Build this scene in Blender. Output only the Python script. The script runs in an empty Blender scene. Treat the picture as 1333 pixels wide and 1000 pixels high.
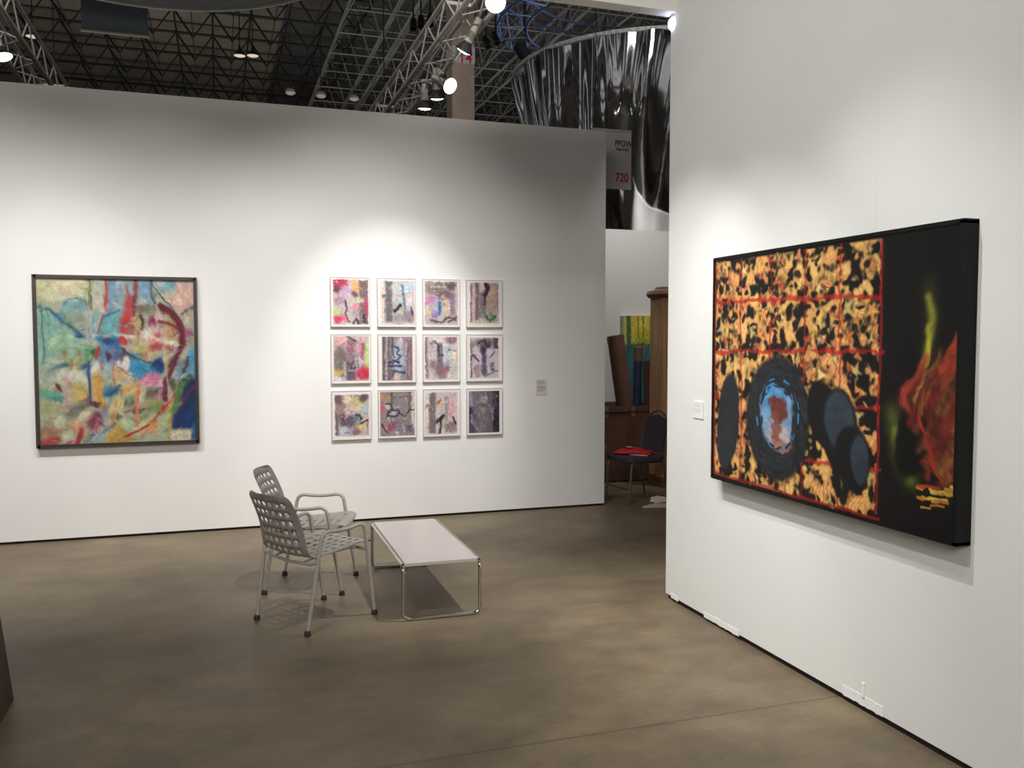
import bpy, bmesh, math, random
import numpy as np
from mathutils import Vector, Matrix
R = math.radians
random.seed(7)
rng = np.random.default_rng(7)
scene = bpy.context.scene
COL = scene.collection
scene.view_settings.view_transform = 'Standard'
scene.view_settings.look = 'None'
scene.view_settings.exposure = 0.0
scene.view_settings.gamma = 1.0

# ------------------------------------------------------------------ camera model
FPX, HOR, VPX, EYE = 1140.0, 440.0, 284.0, 1.63
pitch = math.atan((500 - HOR) / FPX)
yaw = math.atan((666.5 - VPX) / math.hypot(FPX, 500 - HOR))
Fv = Vector((math.sin(yaw) * math.cos(pitch), math.cos(yaw) * math.cos(pitch), -math.sin(pitch)))
Rv = Vector((math.cos(yaw), -math.sin(yaw), 0))
Uv = Rv.cross(Fv)
def ray(px, py): return Fv * FPX + Rv * (px - 666.5) + Uv * (500 - py)
def atZ(px, py, z):
    d = ray(px, py); return Vector((0, 0, EYE)) + d * ((z - EYE) / d.z)
def atY(px, py, y):
    d = ray(px, py); return Vector((0, 0, EYE)) + d * (y / d.y)
def atX(px, py, x):
    d = ray(px, py); return Vector((0, 0, EYE)) + d * (x / d.x)
cam = bpy.data.cameras.new('camera')
cam.sensor_fit = 'HORIZONTAL'; cam.sensor_width = 36.0
cam.lens = 36.0 * FPX / 1333.0
cam.clip_end = 300
camo = bpy.data.objects.new('camera', cam); COL.objects.link(camo)
camo.location = (0, 0, EYE)
camo.rotation_euler = (math.pi / 2 - pitch, 0, -yaw)
scene.camera = camo

YB, XR = 7.74, 2.64          # face of the back wall, face of the right wall
ZT = 3.6                     # wall height

# ------------------------------------------------------------------ materials
def lin(c):
    c = [v / 255.0 for v in c[:3]]
    return [v / 12.92 if v <= 0.04045 else ((v + 0.055) / 1.055) ** 2.4 for v in c]
MATS = {}
def mat(name, col, rough=0.5, metal=0.0, vary=0.08, scale=8.0, bump=0.0, emit=None, estr=0.0, stretch=(1, 1, 1), spec=None):
    if name in MATS: return MATS[name]
    m = bpy.data.materials.new(name); m.use_nodes = True
    nt = m.node_tree; b = nt.nodes['Principled BSDF']
    c = lin(col)
    tc = nt.nodes.new('ShaderNodeTexCoord'); mp = nt.nodes.new('ShaderNodeMapping')
    mp.inputs['Scale'].default_value = stretch
    nz = nt.nodes.new('ShaderNodeTexNoise'); nz.inputs['Scale'].default_value = scale; nz.inputs['Detail'].default_value = 5
    nt.links.new(tc.outputs['Object'], mp.inputs['Vector']); nt.links.new(mp.outputs['Vector'], nz.inputs['Vector'])
    cr = nt.nodes.new('ShaderNodeValToRGB')
    cr.color_ramp.elements[0].position = 0.3; cr.color_ramp.elements[1].position = 0.7
    cr.color_ramp.elements[0].color = [max(0, v * (1 - vary)) for v in c] + [1]
    cr.color_ramp.elements[1].color = [min(1, v * (1 + vary)) for v in c] + [1]
    nt.links.new(nz.outputs['Fac'], cr.inputs['Fac']); nt.links.new(cr.outputs['Color'], b.inputs['Base Color'])
    b.inputs['Roughness'].default_value = rough; b.inputs['Metallic'].default_value = metal
    if spec is not None: b.inputs['Specular IOR Level'].default_value = spec
    if bump:
        bp = nt.nodes.new('ShaderNodeBump'); bp.inputs['Strength'].default_value = bump; bp.inputs['Distance'].default_value = 0.01
        nt.links.new(nz.outputs['Fac'], bp.inputs['Height']); nt.links.new(bp.outputs['Normal'], b.inputs['Normal'])
    if emit:
        b.inputs['Emission Color'].default_value = lin(emit) + [1]; b.inputs['Emission Strength'].default_value = estr
    MATS[name] = m
    return m

def canvas_mat(name, rough=0.55, bump=0.25, gain=1.0, attr='Paint'):
    m = bpy.data.materials.new(name); m.use_nodes = True
    nt = m.node_tree; b = nt.nodes['Principled BSDF']
    a = nt.nodes.new('ShaderNodeVertexColor'); a.layer_name = attr
    g = nt.nodes.new('ShaderNodeMix'); g.data_type = 'RGBA'; g.blend_type = 'MULTIPLY'
    g.inputs[0].default_value = 1.0
    g.inputs[7].default_value = (gain, gain, gain, 1)
    nt.links.new(a.outputs['Color'], g.inputs[6]); nt.links.new(g.outputs[2], b.inputs['Base Color'])
    tc = nt.nodes.new('ShaderNodeTexCoord')
    nz = nt.nodes.new('ShaderNodeTexNoise'); nz.inputs['Scale'].default_value = 90; nz.inputs['Detail'].default_value = 4
    nt.links.new(tc.outputs['Object'], nz.inputs['Vector'])
    bp = nt.nodes.new('ShaderNodeBump'); bp.inputs['Strength'].default_value = bump; bp.inputs['Distance'].default_value = 0.004
    nt.links.new(nz.outputs['Fac'], bp.inputs['Height']); nt.links.new(bp.outputs['Normal'], b.inputs['Normal'])
    b.inputs['Roughness'].default_value = rough; b.inputs['Specular IOR Level'].default_value = 0.25
    return m

# ------------------------------------------------------------------ mesh helpers
class MB:
    def __init__(s): s.v = []; s.f = []
    def add(s, vs, fs):
        o = len(s.v); s.v += [tuple(p) for p in vs]; s.f += [tuple(i + o for i in f) for f in fs]; return s
    def box(s, a, b, M=None):
        vs = [Vector((x, y, z)) for x in (a[0], b[0]) for y in (a[1], b[1]) for z in (a[2], b[2])]
        if M is not None: vs = [M @ p for p in vs]
        return s.add(vs, [(0, 1, 3, 2), (4, 6, 7, 5), (0, 4, 5, 1), (2, 3, 7, 6), (0, 2, 6, 4), (1, 5, 7, 3)])
    def prism(s, poly, z0, z1, M=None):
        n = len(poly)
        vs = [Vector((x, y, z0)) for x, y in poly] + [Vector((x, y, z1)) for x, y in poly]
        if M is not None: vs = [M @ p for p in vs]
        return s.add(vs, [tuple(range(n))[::-1], tuple(range(n, 2 * n))] + [(i, (i + 1) % n, n + (i + 1) % n, n + i) for i in range(n)])
    def tube(s, pts, r, n=10, closed=False, caps=True):
        pts = [Vector(p) for p in pts]; m = len(pts)
        rs = r if isinstance(r, (list, tuple)) else [r] * m
        t0 = (pts[1] - pts[0]).normalized()
        up = Vector((0, 0, 1)) if abs(t0.z) < 0.9 else Vector((1, 0, 0))
        nrm = (up - t0 * up.dot(t0)).normalized(); vs = []
        for i, p in enumerate(pts):
            if closed: t = (pts[(i + 1) % m] - pts[i - 1]).normalized()
            else: t = ((pts[min(i + 1, m - 1)] - pts[i]).normalized() + (pts[i] - pts[max(i - 1, 0)]).normalized()).normalized()
            nrm = (nrm - t * nrm.dot(t)).normalized(); bn = t.cross(nrm)
            for k in range(n):
                a = 2 * math.pi * k / n
                vs.append(p + (nrm * math.cos(a) + bn * math.sin(a)) * rs[i])
        fs = []
        for i in range(m if closed else m - 1):
            j = (i + 1) % m
            for k in range(n):
                k2 = (k + 1) % n
                fs.append((i * n + k, i * n + k2, j * n + k2, j * n + k))
        if caps and not closed:
            fs.append(tuple(range(n))[::-1]); fs.append(tuple((m - 1) * n + k for k in range(n)))
        return s.add(vs, fs)
    def lathe(s, prof, n=24, M=None):
        vs = []; m = len(prof)
        for r, z in prof:
            for k in range(n):
                a = 2 * math.pi * k / n
                p = Vector((r * math.cos(a), r * math.sin(a), z)); vs.append(M @ p if M is not None else p)
        fs = [(i * n + k, i * n + (k + 1) % n, (i + 1) * n + (k + 1) % n, (i + 1) * n + k) for i in range(m - 1) for k in range(n)]
        if prof[0][0] > 1e-6: fs.append(tuple(range(n))[::-1])
        if prof[-1][0] > 1e-6: fs.append(tuple((m - 1) * n + k for k in range(n)))
        return s.add(vs, fs)
    def build(s, name, m, parent=None, smooth=False, bevel=0.0, seg=2):
        me = bpy.data.meshes.new(name); me.from_pydata(s.v, [], s.f)
        bm = bmesh.new(); bm.from_mesh(me)
        bmesh.ops.remove_doubles(bm, verts=bm.verts, dist=1e-6)
        bmesh.ops.recalc_face_normals(bm, faces=bm.faces)
        if bevel:
            es = [e for e in bm.edges if len(e.link_faces) == 2 and e.calc_face_angle(0) > 0.6]
            bmesh.ops.bevel(bm, geom=es, offset=bevel, segments=seg, affect='EDGES', profile=0.5)
        bm.to_mesh(me); bm.free()
        if isinstance(m, (list, tuple)):
            for q in m: me.materials.append(q)
        else: me.materials.append(m)
        if smooth:
            me.shade_smooth()
            try: me.set_sharp_from_angle(angle=R(40))
            except Exception: pass
        o = bpy.data.objects.new(name, me); COL.objects.link(o)
        if parent is not None: o.parent = parent
        return o

def tag(o, label=None, cat=None, group=None, kind=None):
    if label: o['label'] = label
    if cat: o['category'] = cat
    if group: o['group'] = group
    if kind: o['kind'] = kind
    return o
def thing(name, label, cat, loc=(0, 0, 0), rz=0.0, group=None):
    o = bpy.data.objects.new(name, None); COL.objects.link(o)
    o.empty_display_size = 0.1; o.location = loc; o.rotation_euler = (0, 0, rz)
    return tag(o, label, cat, group)
def copy_tree(o, parent=None):
    c = o.copy(); COL.objects.link(c); c.parent = parent
    for ch in list(o.children): copy_tree(ch, c)
    return c
def fillet(pts, r, seg=5):
    pts = [Vector(p) for p in pts]; out = [pts[0]]
    for i in range(1, len(pts) - 1):
        a, b, c = pts[i - 1], pts[i], pts[i + 1]
        u = (a - b); v = (c - b); rr = min(r, u.length * 0.49, v.length * 0.49)
        p0 = b + u.normalized() * rr; p1 = b + v.normalized() * rr
        for k in range(seg + 1):
            t = k / seg
            out.append(p0 * (1 - t) ** 2 + b * 2 * t * (1 - t) + p1 * t * t)
    out.append(pts[-1]); return out
def look(d):                                   # rotation whose -Z axis is d
    return Vector(d).normalized().to_track_quat('-Z', 'Y').to_matrix().to_4x4()

# ------------------------------------------------------------------ painter (numpy)
def vnoise(h, w, cells_y, cells_x):
    g = rng.random((cells_y + 2, cells_x + 2))
    y = np.linspace(0, cells_y, h); x = np.linspace(0, cells_x, w)
    yi = np.minimum(y.astype(int), cells_y - 1 if cells_y > 0 else 0); xi = np.minimum(x.astype(int), max(cells_x - 1, 0))
    fy = (y - yi); fx = (x - xi); fy = fy * fy * (3 - 2 * fy); fx = fx * fx * (3 - 2 * fx)
    a = g[yi][:, xi]; b = g[yi][:, xi + 1]; c = g[yi + 1][:, xi]; d = g[yi + 1][:, xi + 1]
    fx = fx[None, :]; fy = fy[:, None]
    return (a * (1 - fx) + b * fx) * (1 - fy) + (c * (1 - fx) + d * fx) * fy
def fbm(h, w, cy, cx, octv=4):
    s = np.zeros((h, w)); a = 1.0; t = 0
    for _ in range(octv):
        s += a * vnoise(h, w, int(cy), int(cx)); t += a; a *= 0.55; cy *= 2; cx *= 2
    return s / t
def sm(a, b, x):
    t = np.clip((x - a) / (b - a + 1e-9), 0, 1); return t * t * (3 - 2 * t)
class Paint:
    def __init__(s, h, w, base, asp=1.0, warp=0.02):
        s.h, s.w = h, w; s.asp = asp            # asp = height / width, marks are given in units of the width
        s.U, s.V = np.meshgrid(np.linspace(0, 1, w), np.linspace(0, asp, h))
        s.img = np.ones((h, w, 3)) * np.array(base, float)
        s.wu = (fbm(h, w, 7, 7) - 0.5) * 2; s.wv = (fbm(h, w, 7, 7) - 0.5) * 2
        s.fu = (fbm(h, w, 36, 36, 3) - 0.5) * 2; s.fv = (fbm(h, w, 36, 36, 3) - 0.5) * 2
        s.warp = warp
        s.tex = fbm(h, w, 40, 40, 3) - 0.5
    def uv(s, k=1.0):
        q = s.warp * k
        return s.U + s.wu * q + s.fu * q * 0.6, s.V + s.wv * q + s.fv * q * 0.6
    def lay(s, m, col, jit):
        c = np.array(col, float)[None, None, :] * (1 + jit * s.tex[:, :, None] * 2.0)
        s.img = s.img * (1 - m[:, :, None]) + c * m[:, :, None]
    def ell(s, u, v, ru, rv, col, a=1.0, ang=0.0, soft=0.5, k=1.0, jit=0.18):
        U, V = s.uv(k); ca, sa = math.cos(R(ang)), math.sin(R(ang))
        x = (U - u) * ca + (V - v) * sa; y = -(U - u) * sa + (V - v) * ca
        d = np.sqrt((x / ru) ** 2 + (y / rv) ** 2)
        s.lay((1 - sm(1 - soft, 1 + soft * 0.4, d)) * a, col, jit)
    def line(s, pts, w, col, a=1.0, soft=0.5, k=1.0, jit=0.18, taper=False):
        U, V = s.uv(k); best = np.full((s.h, s.w), 9.0)
        P = [Vector((p[0], p[1], 0)) for p in pts]; Q = [P[0]]
        for i in range(len(P) - 1):             # Catmull-Rom
            p0 = P[max(i - 1, 0)]; p1 = P[i]; p2 = P[i + 1]; p3 = P[min(i + 2, len(P) - 1)]
            for t in ([1.0] if len(P) == 2 else [0.25, 0.5, 0.75, 1.0]):
                Q.append(0.5 * ((2 * p1) + (p2 - p0) * t + (2 * p0 - 5 * p1 + 4 * p2 - p3) * t * t + (3 * p1 - p0 - 3 * p2 + p3) * t ** 3))
        n = len(Q) - 1
        for i in range(n):
            a0, b0 = Q[i], Q[i + 1]; dx, dy = b0.x - a0.x, b0.y - a0.y
            L = dx * dx + dy * dy + 1e-12
            t = np.clip(((U - a0.x) * dx + (V - a0.y) * dy) / L, 0, 1)
            d = np.hypot(U - a0.x - t * dx, V - a0.y - t * dy)
            if taper: d = d / (1.02 - (i + t) / n)
            best = np.minimum(best, d)
        hw = w / 2
        s.lay((1 - sm(hw * (1 - soft), hw * (1 + soft * 0.6), best)) * a, col, jit)
    def poly(s, pts, col, a=1.0, k=1.0, jit=0.18):
        U, V = s.uv(k); ins = np.zeros((s.h, s.w), bool); n = len(pts)
        for i in range(n):
            x0, y0 = pts[i]; x1, y1 = pts[(i + 1) % n]
            if y0 == y1: continue
            c = ((V < y0) != (V < y1)) & (U < (x1 - x0) * (V - y0) / (y1 - y0) + x0)
            ins ^= c
        m = ins.astype(float)
        for _ in range(2):
            m = (m + np.roll(m, 1, 0) + np.roll(m, -1, 0) + np.roll(m, 1, 1) + np.roll(m, -1, 1)) / 5
        s.lay(m * a, col, jit)
    def daubs(s, n, box, cols, w=0.012, L=0.06, a=0.5, ang=None):
        for _ in range(n):
            u = box[0] + rng.random() * (box[2] - box[0]); v = box[1] + rng.random() * (box[3] - box[1])
            t = rng.random() * 6.28 if ang is None else R(ang) + (rng.random() - .5) * 0.7
            l = L * (0.4 + rng.random()); c = cols[int(rng.random() * len(cols))]
            s.line([(u, v), (u + math.cos(t) * l, v + math.sin(t) * l)], w * (0.5 + rng.random()), c, a=a)
    def smear(s, Lpx, cells=5, grain=.22, seed_ang=0.0, mask=None, bend=1.0):
        # drag the wet paint along a slowly turning brush direction and leave bristle marks
        th = (fbm(s.h, s.w, cells, cells, 3) - .5) * 9.0 * bend + seed_ang
        cx, cy = np.cos(th), np.sin(th)
        I, J = np.meshgrid(np.arange(s.h), np.arange(s.w), indexing='ij')
        nz = rng.random((s.h, s.w)) - .5
        acc = np.zeros_like(s.img); an = np.zeros((s.h, s.w)); cnt = 0
        for sg in (1, -1):
            y = I.astype(float); x = J.astype(float)
            for k in range(Lpx):
                yi = np.clip(np.round(y).astype(int), 0, s.h - 1); xi = np.clip(np.round(x).astype(int), 0, s.w - 1)
                acc += s.img[yi, xi]; an += nz[yi, xi]; cnt += 1
                y = y + sg * cy[yi, xi]; x = x + sg * cx[yi, xi]
        out = acc / cnt * (1 + grain * (an / math.sqrt(cnt) * 1.6))[..., None]
        s.img = out if mask is None else s.img * (1 - mask[..., None]) + out * mask[..., None]
    def sample(s, n, box, w=0.02, L=0.07, a=0.5, dv=14):
        # repaint with strokes picked up from the colours already there
        for _ in range(n):
            u = box[0] + rng.random() * (box[2] - box[0]); v = box[1] + rng.random() * (box[3] - box[1])
            i = min(s.h - 1, int(v / s.asp * s.h)); j = min(s.w - 1, int(u * s.w))
            c = np.clip(s.img[i, j] + (rng.random(3) - 0.5) * 2 * dv, 0, 255)
            t = rng.random() * 6.28; l = L * (0.4 + rng.random())
            s.line([(u, v), (u + math.cos(t) * l, v + math.sin(t) * l)], w * (0.5 + rng.random()), c, a=a)

def canvas_mesh(name, P, origin, du, dv, nrm, mt, parent, relief=0.0):
    """a stretched, painted surface: origin is the top left corner, du across, dv down (local space of its parent)"""
    h, w = P.h, P.w
    o = np.array(origin); du = np.array(du); dv = np.array(dv); nrm = np.array(nrm)
    a, b = np.meshgrid(np.linspace(0, 1, w), np.linspace(0, 1, h))
    vs = o[None, None, :] + a[:, :, None] * du + b[:, :, None] * dv + nrm * (relief * P.tex[:, :, None])
    vs = vs.reshape(-1, 3).astype(np.float32)
    idx = np.arange(h * w).reshape(h, w)
    q = np.stack([idx[:-1, :-1], idx[1:, :-1], idx[1:, 1:], idx[:-1, 1:]], -1).reshape(-1, 4).astype(np.int32)
    me = bpy.data.meshes.new(name)
    me.vertices.add(len(vs)); me.vertices.foreach_set('co', vs.ravel())
    me.loops.add(q.size); me.loops.foreach_set('vertex_index', q.ravel())
    me.polygons.add(len(q)); me.polygons.foreach_set('loop_start', np.arange(0, q.size, 4, dtype=np.int32))
    me.update(calc_edges=True); me.validate()
    c = np.clip(P.img / 255.0, 0, 1); c = np.where(c <= 0.04045, c / 12.92, ((c + 0.055) / 1.055) ** 2.4)
    rgba = np.ones((h * w, 4), np.float32); rgba[:, :3] = c.reshape(-1, 3)
    at = me.color_attributes.new('Paint', 'FLOAT_COLOR', 'POINT'); at.data.foreach_set('color', rgba.ravel())
    me.materials.append(mt); me.shade_smooth()
    ob = bpy.data.objects.new(name, me); COL.objects.link(ob); ob.parent = parent
    return ob

# ================================================================== THE SETTING
def wall_mat(name, col, seam_axis=None, seams=(), seam_top=9):
    m = bpy.data.materials.new(name); m.use_nodes = True
    nt = m.node_tree; b = nt.nodes['Principled BSDF']
    tc = nt.nodes.new('ShaderNodeTexCoord')
    nz = nt.nodes.new('ShaderNodeTexNoise'); nz.inputs['Scale'].default_value = 2.2; nz.inputs['Detail'].default_value = 6
    nt.links.new(tc.outputs['Object'], nz.inputs['Vector'])
    cr = nt.nodes.new('ShaderNodeValToRGB'); c = lin(col)
    cr.color_ramp.elements[0].color = [v * 0.965 for v in c] + [1]; cr.color_ramp.elements[1].color = c + [1]
    cr.color_ramp.elements[0].position = .3; cr.color_ramp.elements[1].position = .7
    nt.links.new(nz.outputs['Fac'], cr.inputs['Fac'])
    n2 = nt.nodes.new('ShaderNodeTexNoise'); n2.inputs['Scale'].default_value = 120; n2.inputs['Detail'].default_value = 3
    nt.links.new(tc.outputs['Object'], n2.inputs['Vector'])
    bp = nt.nodes.new('ShaderNodeBump'); bp.inputs['Strength'].default_value = 0.08; bp.inputs['Distance'].default_value = 0.003
    nt.links.new(n2.outputs['Fac'], bp.inputs['Height']); nt.links.new(bp.outputs['Normal'], b.inputs['Normal'])
    last = cr.outputs['Color']
    if seam_axis:
        sp = nt.nodes.new('ShaderNodeSeparateXYZ'); nt.links.new(tc.outputs['Object'], sp.inputs[0])
        for s0 in seams:                         # faint taped joints between the wall panels
            d = nt.nodes.new('ShaderNodeMath'); d.operation = 'SUBTRACT'; d.inputs[1].default_value = s0
            nt.links.new(sp.outputs[seam_axis], d.inputs[0])
            ab = nt.nodes.new('ShaderNodeMath'); ab.operation = 'ABSOLUTE'; nt.links.new(d.outputs[0], ab.inputs[0])
            lt = nt.nodes.new('ShaderNodeMath'); lt.operation = 'LESS_THAN'; lt.inputs[1].default_value = 0.0035
            nt.links.new(ab.outputs[0], lt.inputs[0])
            k = nt.nodes.new('ShaderNodeMath'); k.operation = 'MULTIPLY'; k.inputs[1].default_value = 0.05
            nt.links.new(lt.outputs[0], k.inputs[0])
            mx = nt.nodes.new('ShaderNodeMix'); mx.data_type = 'RGBA'
            nt.links.new(k.outputs[0], mx.inputs[0]); nt.links.new(last, mx.inputs[6])
            mx.inputs[7].default_value = (0.25, 0.24, 0.22, 1); last = mx.outputs[2]
    nt.links.new(last, b.inputs['Base Color'])
    b.inputs['Roughness'].default_value = 0.85; b.inputs['Specular IOR Level'].default_value = 0.2
    return m
M_wall = wall_mat('white_wall_paint', (222, 220, 217), 'X', (-2.9, -0.5, 1.9))
M_wallR = wall_mat('white_wall_paint_right', (220, 221, 217), 'Y', (3.05, 0.61))
M_wallF = wall_mat('white_wall_paint_far', (224, 221, 216))

def floor_mat():
    m = bpy.data.materials.new('stained_concrete'); m.use_nodes = True
    nt = m.node_tree; b = nt.nodes['Principled BSDF']; N = nt.nodes.new; Lk = nt.links.new
    tc = N('ShaderNodeTexCoord')
    def noise(sc, det, st=(1, 1, 1), rough=0.6):
        mp = N('ShaderNodeMapping'); mp.inputs['Scale'].default_value = st; Lk(tc.outputs['Object'], mp.inputs['Vector'])
        n = N('ShaderNodeTexNoise'); n.inputs['Scale'].default_value = sc; n.inputs['Detail'].default_value = det
        n.inputs['Roughness'].default_value = rough; Lk(mp.outputs['Vector'], n.inputs['Vector']); return n
    a = noise(0.9, 7); c = noise(3.2, 9, (0.8, 1.25, 1), .68); d = noise(40, 5)
    r1 = N('ShaderNodeValToRGB'); e = r1.color_ramp.elements
    e[0].position = .30; e[0].color = lin((104, 91, 74)) + [1]; e[1].position = .72; e[1].color = lin((136, 122, 99)) + [1]
    Lk(a.outputs['Fac'], r1.inputs['Fac'])
    r2 = N('ShaderNodeValToRGB'); e = r2.color_ramp.elements
    e[0].position = .30; e[0].color = (.54, .53, .52, 1); e[1].position = .62; e[1].color = (1.1, 1.09, 1.05, 1)
    Lk(c.outputs['Fac'], r2.inputs['Fac'])
    mx = N('ShaderNodeMix'); mx.data_type = 'RGBA'; mx.blend_type = 'MULTIPLY'; mx.inputs[0].default_value = 0.75
    Lk(r1.outputs['Color'], mx.inputs[6]); Lk(r2.outputs['Color'], mx.inputs[7])
    r3 = N('ShaderNodeValToRGB'); e = r3.color_ramp.elements
    e[0].position = .25; e[0].color = (.86, .85, .84, 1); e[1].position = .6; e[1].color = (1, 1, 1, 1)
    Lk(d.outputs['Fac'], r3.inputs['Fac'])
    m2 = N('ShaderNodeMix'); m2.data_type = 'RGBA'; m2.blend_type = 'MULTIPLY'; m2.inputs[0].default_value = 0.8
    Lk(mx.outputs[2], m2.inputs[6]); Lk(r3.outputs['Color'], m2.inputs[7])
    # saw-cut joint in the slab
    sp = N('ShaderNodeSeparateXYZ'); Lk(tc.outputs['Object'], sp.inputs[0])
    last = m2.outputs[2]
    for y0 in (3.235, -1.4):
        s1 = N('ShaderNodeMath'); s1.operation = 'SUBTRACT'; s1.inputs[1].default_value = y0; Lk(sp.outputs['Y'], s1.inputs[0])
        s2 = N('ShaderNodeMath'); s2.operation = 'ABSOLUTE'; Lk(s1.outputs[0], s2.inputs[0])
        s3 = N('ShaderNodeMath'); s3.operation = 'LESS_THAN'; s3.inputs[1].default_value = 0.006; Lk(s2.outputs[0], s3.inputs[0])
        s4 = N('ShaderNodeMath'); s4.operation = 'MULTIPLY'; s4.inputs[1].default_value = 0.45; Lk(s3.outputs[0], s4.inputs[0])
        m3 = N('ShaderNodeMix'); m3.data_type = 'RGBA'; Lk(s4.outputs[0], m3.inputs[0]); Lk(last, m3.inputs[6])
        m3.inputs[7].default_value = lin((58, 50, 42)) + [1]; last = m3.outputs[2]
    Lk(last, b.inputs['Base Color'])
    rr = N('ShaderNodeMapRange'); rr.inputs['To Min'].default_value = 0.38; rr.inputs['To Max'].default_value = 0.58
    Lk(c.outputs['Fac'], rr.inputs['Value']); Lk(rr.outputs[0], b.inputs['Roughness'])
    b.inputs['Specular IOR Level'].default_value = 0.32
    bp = N('ShaderNodeBump'); bp.inputs['Strength'].default_value = 0.12; bp.inputs['Distance'].default_value = 0.004
    Lk(c.outputs['Fac'], bp.inputs['Height']); Lk(bp.outputs['Normal'], b.inputs['Normal'])
    return m
fl = MB().box((-30, -14, -0.2), (40, 62, 0)).build('floor', floor_mat()); tag(fl, kind='structure')
M_gap = mat('dark_gap', (26, 20, 17), 0.9, vary=.3)  # dark strips painted in for the shade of the gap under the walls
def structure(name, mb, m, **k):
    return tag(mb.build(name, m, **k), kind='structure')
structure('wall_back', MB().box((-7.5, YB, 0.022), (3.54, YB + 0.1, ZT)), M_wall)
structure('gap_shade_back', MB().box((-7.5, YB + 0.012, 0), (3.53, YB + 0.09, 0.022)), M_gap)
structure('wall_right', MB().box((XR, -3.5, 0.03), (XR + 0.25, 4.84, 4.3)), M_wallR)
structure('gap_shade_right', MB().box((XR + 0.012, -3.5, 0), (XR + 0.24, 4.82, 0.03)), M_gap)
structure('trim_1', MB().box((-3.2, 4.77, 3.585), (XR, 4.87, 3.98)), M_wallF)
structure('wall_far', MB().box((3.0, 10.0, 0), (8.6, 10.1, 2.98)), M_wallF)

# roof of the exhibition hall: deck, planar trusses on the left, space frame on the right
ZC = 12.6
M_deckL = mat('roof_deck_brown', (112, 108, 95), 0.9, vary=.25, scale=.6, stretch=(1, .4, 1))
structure('ceiling', MB().box((-30, -14, 14.0), (40, 62, 14.15)), M_deckL)
structure('ceiling', MB().box((2.6, 16, 13.96), (40, 62, 13.995)), mat('roof_deck_dark', (66, 64, 64), 0.9, vary=.25, scale=.6))
M_bard = mat('shaded_bars_dark_cables', (22, 20, 17), 0.7, vary=.2)  # dim light of the left roof put into the colour; plain dark cables share it
M_barl = mat('lit_roof_steel', (104, 105, 104), 0.6, vary=.35, scale=.5)  # right roof bars carry their stronger light in a lighter colour
def bar(mb, a, b, w):
    a = Vector(a); b = Vector(b); d = (b - a).normalized()
    u = d.cross(Vector((0, 0, 1)) if abs(d.z) < .9 else Vector((1, 0, 0))).normalized() * w; v = d.cross(u).normalized() * w
    vs = [p + s for p in (a, b) for s in (u, v, -u, -v)]
    mb.add(vs, [(0, 1, 5, 4), (1, 2, 6, 5), (2, 3, 7, 6), (3, 0, 4, 7)])
mb = MB()
ph, sp_y = 1.36, 2.7
x0, x1 = -16 * ph, 4 * ph
ny = [21 + sp_y * i for i in range(11)]
for y in ny:
    bar(mb, (x0, y, ZC + 0.95), (x1, y, ZC + 0.95), .055); bar(mb, (x0, y, ZC + .45), (x1, y, ZC + .45), .03)
    n = int(round((x1 - x0) / ph))
    for i in range(n):
        xa = x0 + i * ph
        bar(mb, (xa, y, ZC + .95), (xa + ph / 2, y, ZC - 0.05), .038); bar(mb, (xa + ph / 2, y, ZC - .05), (xa + ph, y, ZC + .95), .028)
for i in range(int(round((x1 - x0) / ph)) + 1):
    x = x0 + i * ph; bar(mb, (x, 20, ZC + 1.1), (x, 50, ZC + 1.1), .035)
    bar(mb, (x + ph / 2, 20, ZC - .05), (x + ph / 2, 50, ZC - .05), .018)
structure('trim_2', mb, M_bard)
mb = MB(); cx, cy = 1.5, 2.3
X0 = x1 - 1.3
for i in range(22):
    for j in range(13):
        xa = X0 + i * cx; ya = 20 + j * cy; z0 = ZC - .3; z1 = ZC + 1.1
        bar(mb, (xa, ya, z0), (xa + cx, ya, z0), .035); bar(mb, (xa, ya, z0), (xa, ya + cy, z0), .045)
        bar(mb, (xa + cx / 2, ya + cy / 2, z1), (xa + 1.5 * cx, ya + cy / 2, z1), .04); bar(mb, (xa + cx / 2, ya + cy / 2, z1), (xa + cx / 2, ya + 1.5 * cy, z1), .04)
        for ax, ay in ((0, 0), (1, 0), (0, 1), (1, 1)):
            bar(mb, (xa + ax * cx, ya + ay * cy, z0), (xa + cx / 2, ya + cy / 2, z1), .03)
for k in range(5):                                # deeper girders
    xa = X0 + 1.6 + k * 5.2
    for dx in (0, .35, .7): bar(mb, (xa + dx, 20, ZC - .6 + abs(dx - .35)), (xa + dx, 50, ZC - .6 + abs(dx - .35)), .06)
structure('trim_3', mb, M_barl)

# ================================================================== LARGE PAINTING (right wall)
M_black = mat('black_frame', (9, 9, 9), 0.6, vary=.2, spec=.25)
XF = 2.572
yn, yf, zt, zb = 2.512, 4.205, 2.058, 0.862     # near end, far end, top, bottom
pt = thing('large_painting', 'big black-framed painting of orange leaf patches with a dark flame-lit panel on the right wall', 'painting', (XR, (yn + yf) / 2, zb))
def loc(p): return Vector(p) - Vector((XR, (yn + yf) / 2, zb))
W2, H2 = yf - yn, zt - zb
def pw(px, py):                                  # photo pixel on the picture surface -> units of its width
    p = atX(px, py, XF); return ((yf - p.y) / W2, (zt - p.z) / W2)
P = Paint(300, 424, (18, 15, 14), H2 / W2, 0.006)
asp2 = H2 / W2
uE = pw(1148, 480)[0]
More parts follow.
